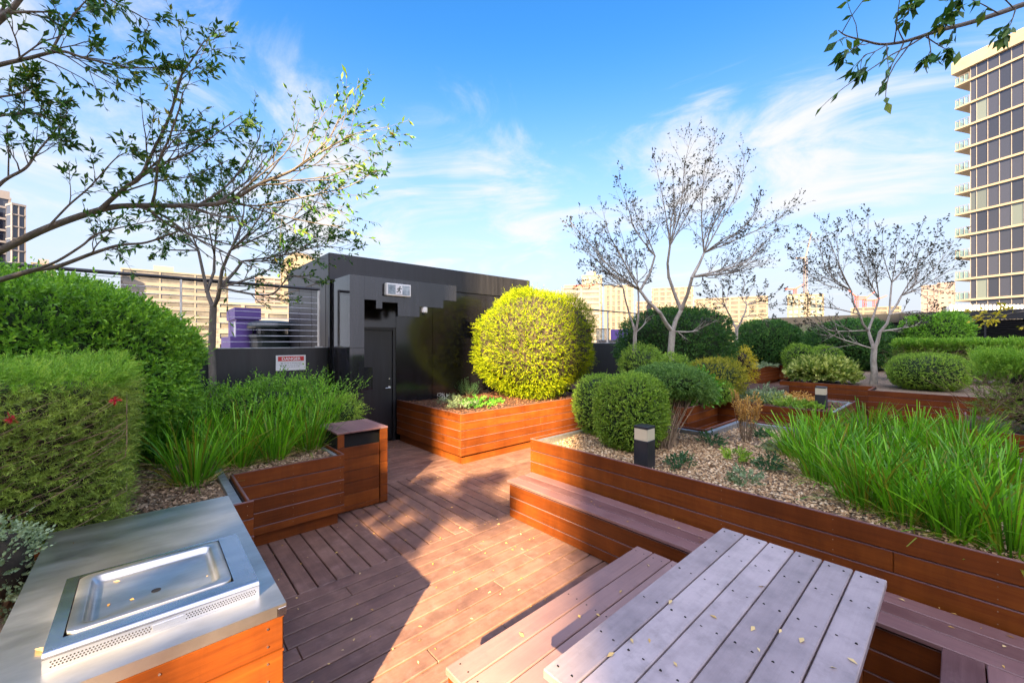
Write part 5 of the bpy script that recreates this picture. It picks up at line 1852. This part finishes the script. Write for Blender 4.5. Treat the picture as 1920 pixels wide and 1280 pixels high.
block('office_block', 'pinkish grey slab office with fine horizontal lines, left of the rounded tan tower', 478, 532, 519, 210, 20, 'concrete_pink', 'far_glass_warm', 2.6, 4, pier=.5, slab=1.0, roof=[(.1, .7, 1.2, 'office_grey')])


def round_tower():
    t, R, o, w, zt = block('rounded_tower', 'tan apartment tower with curved arched roof behind the black hut', 526, 600, 505, 165, 16, 'concrete_warm', 'far_glass_warm', 3.0, 3.2, pier=1.3, slab=1.2)
    m = MB()
    pts = [(w * .0, zt + .01), (w * 1.0, zt + .01)] + [(w * (.5 + .5 * math.cos(a)), zt + .02 + 7.3 * math.sin(a)) for a in np.linspace(.05, math.pi - .05, 16)]
    vs = [(R[0][0] * x + R[0][1] * y + o[0], R[1][0] * x + R[1][1] * y + o[1], z) for y in (.2, 15) for x, z in pts]
    n = len(pts)
    m.add(vs, [[i, (i + 1) % n, n + (i + 1) % n, n + i] for i in range(n)] + [list(range(n)), list(range(n, 2 * n))])
    m.build('arched_roof', ['concrete_warm'], t)


round_tower()
block('apartment_tower', 'pale banded apartment tower with reddish roof just right of the yellow-green dome', 1053, 1127, 540, 230, 24, 'concrete_pale', 'far_glass_warm', 3.1, 8, pier=1.2, slab=1.4, roof=[(.06, .95, 2.0, 'crane_red')])
block('apartment_tower', 'slim green-glass tower rising behind the reddish-roofed apartment tower', 1091, 1129, 517, 262, 18, 'concrete_warm', 'far_glass', 3.1, 3, pier=1.0, slab=.6, roof=[(.25, .7, 3.0, 'concrete')])
block('apartment_tower', 'cream apartment tower with strong vertical stripes behind the slim bare tree', 1133, 1188, 536, 240, 22, 'concrete_warm', 'far_glass_warm', 3.1, 2.9, pier=1.4, slab=.4)
block('apartment_tower', 'beige apartment tower behind the largest bare tree', 1222, 1300, 541, 260, 20, 'concrete_warm', 'far_glass_warm', 3.1, 4, pier=1.2, slab=1.1)
block('city_block', 'pale low city block between the bare trees, left part', 1192, 1222, 566, 280, 20, 'concrete_pink', 'far_glass_warm', 3.1, 4)
block('city_block', 'wide beige city block behind the small half-bare tree', 1302, 1440, 561, 290, 20, 'concrete_warm', 'far_glass_warm', 3.1, 5, pier=1.2, slab=1.2)
block('apartment_tower', 'tan gridded tower under construction left of the wide bare tree', 1476, 1511, 553, 250, 18, 'concrete_warm', 'far_glass', 3.1, 3, pier=.8, slab=.8)
block('apartment_tower', 'tan gridded half tower right of its white lift core', 1517, 1545, 553, 250, 18, 'concrete_warm', 'far_glass', 3.1, 3, pier=.8, slab=.8)
block('lift_core', 'white concrete lift core between the two tan gridded tower halves', 1511.3, 1516.7, 548, 249, 10, 'concrete_pale', 'concrete_pale', 40, 50)
block('city_block', 'long low beige block seen through the wide bare tree', 1595, 1690, 578, 260, 20, 'concrete_warm', 'far_glass_warm', 3.1, 5)
block('office_block', 'pale pink office block left of the balcony tower, shaded face', 1727, 1757, 536, 200, 16, 'concrete_pink', 'concrete_pink', 3.0, 5, slab=.8)
block('office_block', 'pale pink office block with fine horizontal bands beside the balcony tower', 1757.5, 1791, 531, 198, 16, 'concrete_pink', 'far_glass_warm', 2.4, 20, pier=1.4, slab=1.9)


def crane(label, px, ytop, ybase, D, jib, m='crane_red'):
    R, o = frame(px, D)
    z0, z1 = zpx(ybase, D), zpx(ytop, D)
    t = thing('tower_crane', label, 'crane', (o[0], o[1], z0), 'tower cranes on the skyline')
    b = MB()
    for sx in (-.6, .6):
        for sy in (-.6, .6):
            b.box(sx - .15, sx + .15, sy - .15, sy + .15, -30, z1, R=R, o=o)
    z = z0
    while z < z1 - 1:
        b.box(-.6, .6, -.1, .1, z, z + .25, R=R, o=o)
        z += 2
    b.build('mast', [m], t)
    j = MB()
    p0 = np.array([o[0], o[1], z1 - .5])
    e = np.array([RT[0], RT[1], 0]) * jib[0] + [0, 0, jib[1]]
    j.cyl(p0, p0 + e, .5, .25, n=6)
    j.cyl(p0, p0 - np.array([RT[0], RT[1], 0]) * np.sign(jib[0]) * 6, .5, .5, n=6)
    j.build('jib', [m], t)


crane('white and red tower crane mast above the tan gridded tower', 1510, 483, 552, 252, (4, 16), 'concrete_pink')
crane('small red crane at the left end of the tan gridded tower', 1491, 541, 553, 254, (5, 3))
crane('red crane left of two others behind the wide bare tree', 1606, 556, 580, 270, (-7, 6))
crane('middle red crane behind the wide bare tree', 1621, 560, 580, 275, (7, 5))
crane('red crane right of two others behind the wide bare tree', 1640, 562, 580, 270, (8, 3))


def balcony_tower():
    C = FW * 57.5 + RT * 65.0
    ex = nrm(RT * .278 + FW * -.96)
    ey = nrm(RT * .96 + FW * .278)
    R, o = [[ex[0], ey[0]], [ex[1], ey[1]]], (C[0], C[1], 0)
    t = thing('balcony_tower', 'dark glass apartment tower with cream slab edges and corner balconies, at right', 'tower', (C[0], C[1], -30))
    ys = [153, 195.8, 236.3, 277.4, 319.0, 360.0, 400.5, 442, 483.5, 524.8, 564.5, 605]
    zs = [zpx(y, 57.5) for y in ys]
    W, Dp = 14.0, 12.0
    zr = zpx(127, 57.5)
    m = MB()
    tops = [zr] + zs[:-1]
    for k, (zt, zb) in enumerate(zip(tops, zs)):
        x = 0.0
        i = 0
        while x < W:
            e = min(W, x + (.62 if i == 0 else 1.12))
            u = random.random()
            tn = .1 + .5 * random.random() if u < .9 else .82 + .18 * random.random()
            if k == 4 + 1:
                tn = .5
            m.box(x, e, 0, .04, zb + .30, zt - .02, R=R, o=o, tint=tn)
            x = e
            i += 1
        y = .04
        while y < Dp:
            m.box(0, .04, y + .0, min(y + 2.2, Dp), zb + .30, zt - .02, R=R, o=o, tint=.2 + .4 * random.random())
            y += 2.2
    m.build('glazing', ['tower_glass'], t)
    c = MB(); c.box(.3, W, .3, Dp, -30, zr, R=R, o=o); c.build('inner_core', ['dark_void'], t)
    f = MB()
    for zt, zb in zip(tops, zs):
        x = 0.0
        i = 0
        while x < W:
            f.box(x - .03, x + .03, -.05, -.002, zb + .3, zt - .02, R=R, o=o)
            x += .62 if i == 0 else 1.12
            i += 1
    f.build('mullion', ['mullion'], t)
    for zb in zs:
        s = MB()
        s.box(0.0, W, -.22, Dp, zb - .0, zb + .29, R=R, o=o, c=.02)
        s.box(-1.62, -.002, -.22, 4.2, zb + .03, zb + .27, R=R, o=o, c=.02)
        s.build('floor_slab', ['slab_edge'], t)
        b = MB()
        b.box(-1.54, -1.51, -.12, 4.0, zb + .3, zb + 1.22, R=R, o=o)
        b.box(-1.50, -.08, -.12, -.09, zb + .3, zb + 1.22, R=R, o=o)
        bal = b.build('balustrade', ['balustrade_glass'], t)
        p = MB()
        for x in (-1.56, -1.12, -.62, -.12):
            p.box(x, x + .05, -.17, -.125, zb + .28, zb + 1.3, R=R, o=o)
        p.box(-1.56, -.07, -.175, -.12, zb + 1.3, zb + 1.35, R=R, o=o)
        p.box(-1.60, -1.545, -.12, 4.0, zb + 1.24, zb + 1.30, R=R, o=o)
        p.build('handrail', ['mullion'], bal)
    r = MB()
    r.box(-1.95, W, -.35, Dp + .4, zr, zr + 1.75, R=R, o=o, c=.03)
    r.build('roof_slab', ['slab_edge'], t)


balcony_tower()


def roof_things():
    # purple plant box beyond the left parapet
    p = at(443, CY, 8.6)
    t = thing('plant_box', 'purple rooftop box with a small white notice, left of the ventilator', 'rooftop box', (p[0], p[1], 0))
    b = MB()
    x, y = p[0], p[1]
    zt = 1.85 + (CY - 577) * 8.6 / F
    b.box(x, x + .42, y, y + 1.1, 0, zt - .25)
    b.box(x - .03, x + .45, y - .03, y + 1.13, zt - .245, zt)
    b.box(x - .12, x + .62, y - .12, y + 1.25, 0, 1.95)
    b.build('body', ['purple_wall'], t)
    n = MB(); n.box(x - .008, x - .001, y + .06, y + .28, zt - .62, zt - .30); n.build('notice', ['sign_white'], t)
    # ventilator
    p = at(511, CY, 8.8)
    t = thing('roof_ventilator', 'dark green cowled roof ventilator beyond the wire railing', 'ventilator', (p[0], p[1], 1.5))
    k = 8.8 / F
    zz = lambda yy: H + (CY - yy) * k
    b = MB(); b.lathe((p[0], p[1], 0), [(.40, .9), (.42, zz(636)), (.44, zz(634)), (.44, zz(628)), (.30, zz(626.5)), (.30, zz(616))], n=28); b.build('base', ['fan_green'], t)
    b = MB(); b.lathe((p[0], p[1], 0), [(.30, zz(617)), (.47, zz(617)), (.475, zz(613)), (.44, zz(606)), (.30, zz(602.5)), (.05, zz(601.5))], n=28)
    o = b.build('cowl', ['fan_green'], t)
    b = MB()
    for i in range(8):
        a = i * math.pi / 4
        b.cyl((p[0] + .36 * math.cos(a), p[1] + .36 * math.sin(a), zz(629)), (p[0] + .36 * math.cos(a), p[1] + .36 * math.sin(a), zz(616)), .012, n=6)
    b.build('bracket', ['fan_green'], t)
    # right of the dome: purple wall and glass screen beyond the parapet
    p = at(1146, CY, 17)
    t = thing('purple_screen', 'purple wall panel beyond the parapet, under the slim bare tree', 'wall panel', (p[0], p[1], 0))
    R, o = frame(1146, 17)
    b = MB(); b.box(0, 17 * 42 / F, 0, .1, 1.0, zpx(618, 17), R=R, o=o); b.build('panel', ['purple_wall'], t)
    b = MB(); b.box(-.6, 17 * 42 / F, -.5, -.01, 1.0, zpx(637.5, 17), R=R, o=o); b.build('ledge', ['concrete_pale'], t)
    R, o = frame(1118, 17.2)
    t = thing('glass_screen', 'pale green glass screen left of the purple wall panel', 'glass screen', (o[0], o[1], 0))
    for i in range(2):
        b = MB(); b.box(i * .29, i * .29 + .27, 0, .02, 1.0, zpx(618, 17.2), R=R, o=o); b.build('pane', ['balustrade_glass'], t)
    b = MB(); b.box(-.02, .6, -.02, .04, zpx(618, 17.2), zpx(616.5, 17.2), R=R, o=o); b.build('top_rail', ['charcoal'], t)
    # white-grey finned plant screen above the louvre fence
    R, o = frame(1782, 30)
    t = thing('plant_screen', 'row of white and grey upright fins above the charcoal louvre fence', 'screen', (o[0], o[1], 3))
    b = MB()
    for i in range(24):
        x = i * .29
        b.box(x, x + .15, .0, .05, 2.0, zpx(571.5, 30), R=R, o=o)
        b.box(x + .08, x + .15, .05, .4, 2.0, zpx(574, 30), R=R, o=o)
    b.build('fin', ['white_plastic'], t)
    b = MB(); b.box(-.1, 7.2, .42, .5, 2.0, zpx(576, 30), R=R, o=o); b.build('backing', ['charcoal'], t)


roof_things()

# ---- unseen towers: right one inferred from its shadow, others added to cut the sunlight
S_AZ = math.radians(39.7)
S_EL = math.radians(28.4)
sdir = np.array([math.cos(S_AZ), math.sin(S_AZ)])            # the way sunlight travels over the ground
sperp = np.array([math.sin(S_AZ), -math.cos(S_AZ)])


def sun_blocker(label, u0, u1, back, h, depth=16, zb=-30):
    R = [[sperp[0], -sdir[0]], [sperp[1], -sdir[1]]]
    o = (-sdir[0] * back, -sdir[1] * back, 0)
    t = thing('unseen_tower', label, 'tower', (o[0], o[1], -30))
    b = MB(); b.box(u0, u1, 0, depth, zb, h, R=R, o=o); b.build('wall', ['tower_wall'], t)
    g = MB()
    z = max(-3.0, zb + .7)
    while z < h - 2.5:
        x = u0 + .3
        while x < u1 - .9:
            g.box(x, min(x + 1.9, u1 - .2), -.03, .02, z, z + 1.9, R=R, o=o)
            x += 3.2
        z += 3.2
    g.build('window', ['far_glass'], t)


sun_blocker('tall apartment tower behind the viewer shading the picnic table side', -.05, 46, 34, 33)
sun_blocker('unseen tower added behind the viewer to shade the hut and dome hedge side', -3.72, -2.06, 34, 32)
sun_blocker('unseen block added behind the viewer to close the top of the sun gap', -4.70, -3.74, 34, 32, 15, 22.0)
sun_blocker('wide unseen tower added behind the viewer to shade the far left', -40, -4.72, 34, 32)


def unseen_shade_tree():
    """unseen tree added behind the viewer, crown shaped to shade part of the sunlit deck"""
    a, u = -9.5, -1.50
    c = sdir * a + sperp * u
    c = np.array([c[0], c[1], 2.42 + .541 * 9.5])
    b = np.append(sdir * a + sperp * (-.80), 0)
    t = thing('unseen_shade_tree', 'small unseen tree added behind the viewer to shade part of the sunlit deck', 'tree', b)
    T = Tree(401, up=.02, kids=(4, 4, 4), maxl=3, leaf_n=9)
    f = c * .8 + b * .2
    f[2] = c[2] - .35
    T.wood.append((np.stack([b - [0, 0, .05], b + [0, 0, 1.5], b * .6 + f * .4 + [0, 0, .4], f]), np.array([.045, .04, .035, .03])))
    for i in range(7):
        an = i * .9
        e = c + np.append(sperp * .75 * math.cos(an) + sdir * .6 * math.sin(an), .34 * math.sin(i * 2.3))
        T.limb([f, (f + e) / 2 + [0, 0, .08], e], .018, .004, lvl=1, sub=6)
    T.build(t, 'bark_grey', 'leaf_tree', .19, .11)


unseen_shade_tree()

# ================================================================== SKY, SUN, CAMERA
w = bpy.data.worlds.new('World')
SC.world = w
w.use_nodes = True
nt = w.node_tree
L = nt.links
bg = nt.nodes['Background']
sky = N(nt, 'ShaderNodeTexSky')
sky.sky_type = 'NISHITA'
sky.sun_disc = False
sky.sun_elevation = S_EL
sky.sun_rotation = math.atan2(-sdir[0], -sdir[1])
sky.altitude = 50
sky.air_density = 1.0
sky.dust_density = 0.6
sky.ozone_density = 2.0
hsv = N(nt, 'ShaderNodeHueSaturation', Hue=.503, Saturation=SKY_SAT, Value=SKY_VAL)
L.new(sky.outputs[0], hsv.inputs['Color'])
tc = N(nt, 'ShaderNodeTexCoord')
sep = N(nt, 'ShaderNodeSeparateXYZ')
L.new(tc.outputs['Generated'], sep.inputs[0])
zz = math_(nt, 'ADD', math_(nt, 'MAXIMUM', sep.outputs[2], 0.0), 0.10)
cmb = N(nt, 'ShaderNodeCombineXYZ')
L.new(math_(nt, 'DIVIDE', sep.outputs[0], zz), cmb.inputs[0])
L.new(math_(nt, 'DIVIDE', sep.outputs[1], zz), cmb.inputs[1])
mp = N(nt, 'ShaderNodeMapping')
mp.inputs['Rotation'].default_value = (0, 0, math.radians(35))
mp.inputs['Scale'].default_value = (.75, .55, 1)
L.new(cmb.outputs[0], mp.inputs[0])
nz = N(nt, 'ShaderNodeTexNoise', Scale=2.0, Detail=11.0, Roughness=0.64, Distortion=1.2)
L.new(mp.outputs[0], nz.inputs['Vector'])
# where the cirrus lies: bright bank low at right, small wisps in the middle and at upper left
acc = None
for px, py, wd, amt in ((1330, 300, .085, .30), (1480, 300, .10, .30), (1620, 310, .10, .24), (1740, 320, .09, .16), (1250, 290, .05, .18), (960, 330, .08, .24), (890, 345, .06, .2), (980, 390, .08, .22), (850, 150, .04, .10), (890, 175, .05, .12), (940, 190, .04, .10),
                        (190, 190, .20, .19), (520, 260, .12, .17), (640, 385, .14, .24), (780, 322, .04, .10), (1060, 360, .05, .16), (300, 330, .14, .18), (1300, 420, .2, .14), (850, 440, .2, .16), (1850, 140, .08, .1)):
    d = nrm(at(px, py, 1.0) - CAM)
    dot = N(nt, 'ShaderNodeVectorMath', operation='DOT_PRODUCT')
    L.new(tc.outputs['Generated'], dot.inputs[0])
    dot.inputs[1].default_value = tuple(d)
    mr = N(nt, 'ShaderNodeMapRange', interpolation_type='SMOOTHSTEP')
    mr.inputs['From Min'].default_value = math.cos(wd * 2.0)
    mr.inputs['From Max'].default_value = 1.0
    mr.inputs['To Min'].default_value = 0
    mr.inputs['To Max'].default_value = amt
    L.new(dot.outputs['Value'], mr.inputs['Value'])
    acc = mr.outputs[0] if acc is None else math_(nt, 'MAXIMUM', acc, mr.outputs[0])
cov = math_(nt, 'ADD', nz.outputs['Fac'], acc)
cl = N(nt, 'ShaderNodeMapRange', interpolation_type='SMOOTHSTEP')
cl.inputs['From Min'].default_value = .58
cl.inputs['From Max'].default_value = .90
L.new(cov, cl.inputs['Value'])
# thin milky haze towards the horizon
hz = N(nt, 'ShaderNodeMapRange', interpolation_type='SMOOTHERSTEP')
hz.inputs['From Min'].default_value = .66
hz.inputs['From Max'].default_value = -.05
hz.inputs['To Max'].default_value = 1.0
L.new(sep.outputs[2], hz.inputs['Value'])
c1 = mixc(nt, hz.outputs[0], hsv.outputs[0], HAZE_COL)
c2 = mixc(nt, cl.outputs[0], c1, CLOUD_COL)
# fill light: bright patch added to the unseen sky round the sun
sd = N(nt, 'ShaderNodeVectorMath', operation='DOT_PRODUCT')
L.new(tc.outputs['Generated'], sd.inputs[0])
sd.inputs[1].default_value = (-sdir[0] * math.cos(S_EL), -sdir[1] * math.cos(S_EL), math.sin(S_EL))
sg = N(nt, 'ShaderNodeMapRange', interpolation_type='SMOOTHSTEP')
sg.inputs['From Min'].default_value = .05
sg.inputs['From Max'].default_value = .95
L.new(sd.outputs['Value'], sg.inputs['Value'])
c2 = mixc(nt, sg.outputs[0], c2, SKY_FILL_COL)
L.new(c2, bg.inputs['Color'])
bg.inputs['Strength'].default_value = SKY_STR

sun = bpy.data.lights.new('sun', 'SUN')
sun.energy = SUN_E
sun.angle = math.radians(.6)
sun.color = SUN_COL
so = bpy.data.objects.new('sun', sun)
COL.objects.link(so)
so.rotation_euler = Vector((sdir[0] * math.cos(S_EL), sdir[1] * math.cos(S_EL), -math.sin(S_EL))).to_track_quat('-Z', 'Y').to_euler()

cam = bpy.data.cameras.new('camera')
cam.sensor_width = 36
cam.lens = F / 1920 * 36
cam.clip_start = .05
cam.clip_end = 4000
co = bpy.data.objects.new('camera', cam)
COL.objects.link(co)
co.location = (0, 0, H)
co.rotation_euler = (math.pi / 2, 0, YAW - math.pi / 2)
SC.camera = co

SC.view_settings.view_transform = 'Standard'
SC.view_settings.look = 'None'
SC.view_settings.exposure = EXPOSURE
SC.view_settings.gamma = 1
cy = SC.cycles
cy.use_denoising = True
cy.max_bounces = 8
cy.diffuse_bounces = 4
cy.glossy_bounces = 4
cy.transmission_bounces = 4
cy.sample_clamp_indirect = 8
cy.use_adaptive_sampling = True
cy.adaptive_threshold = .015
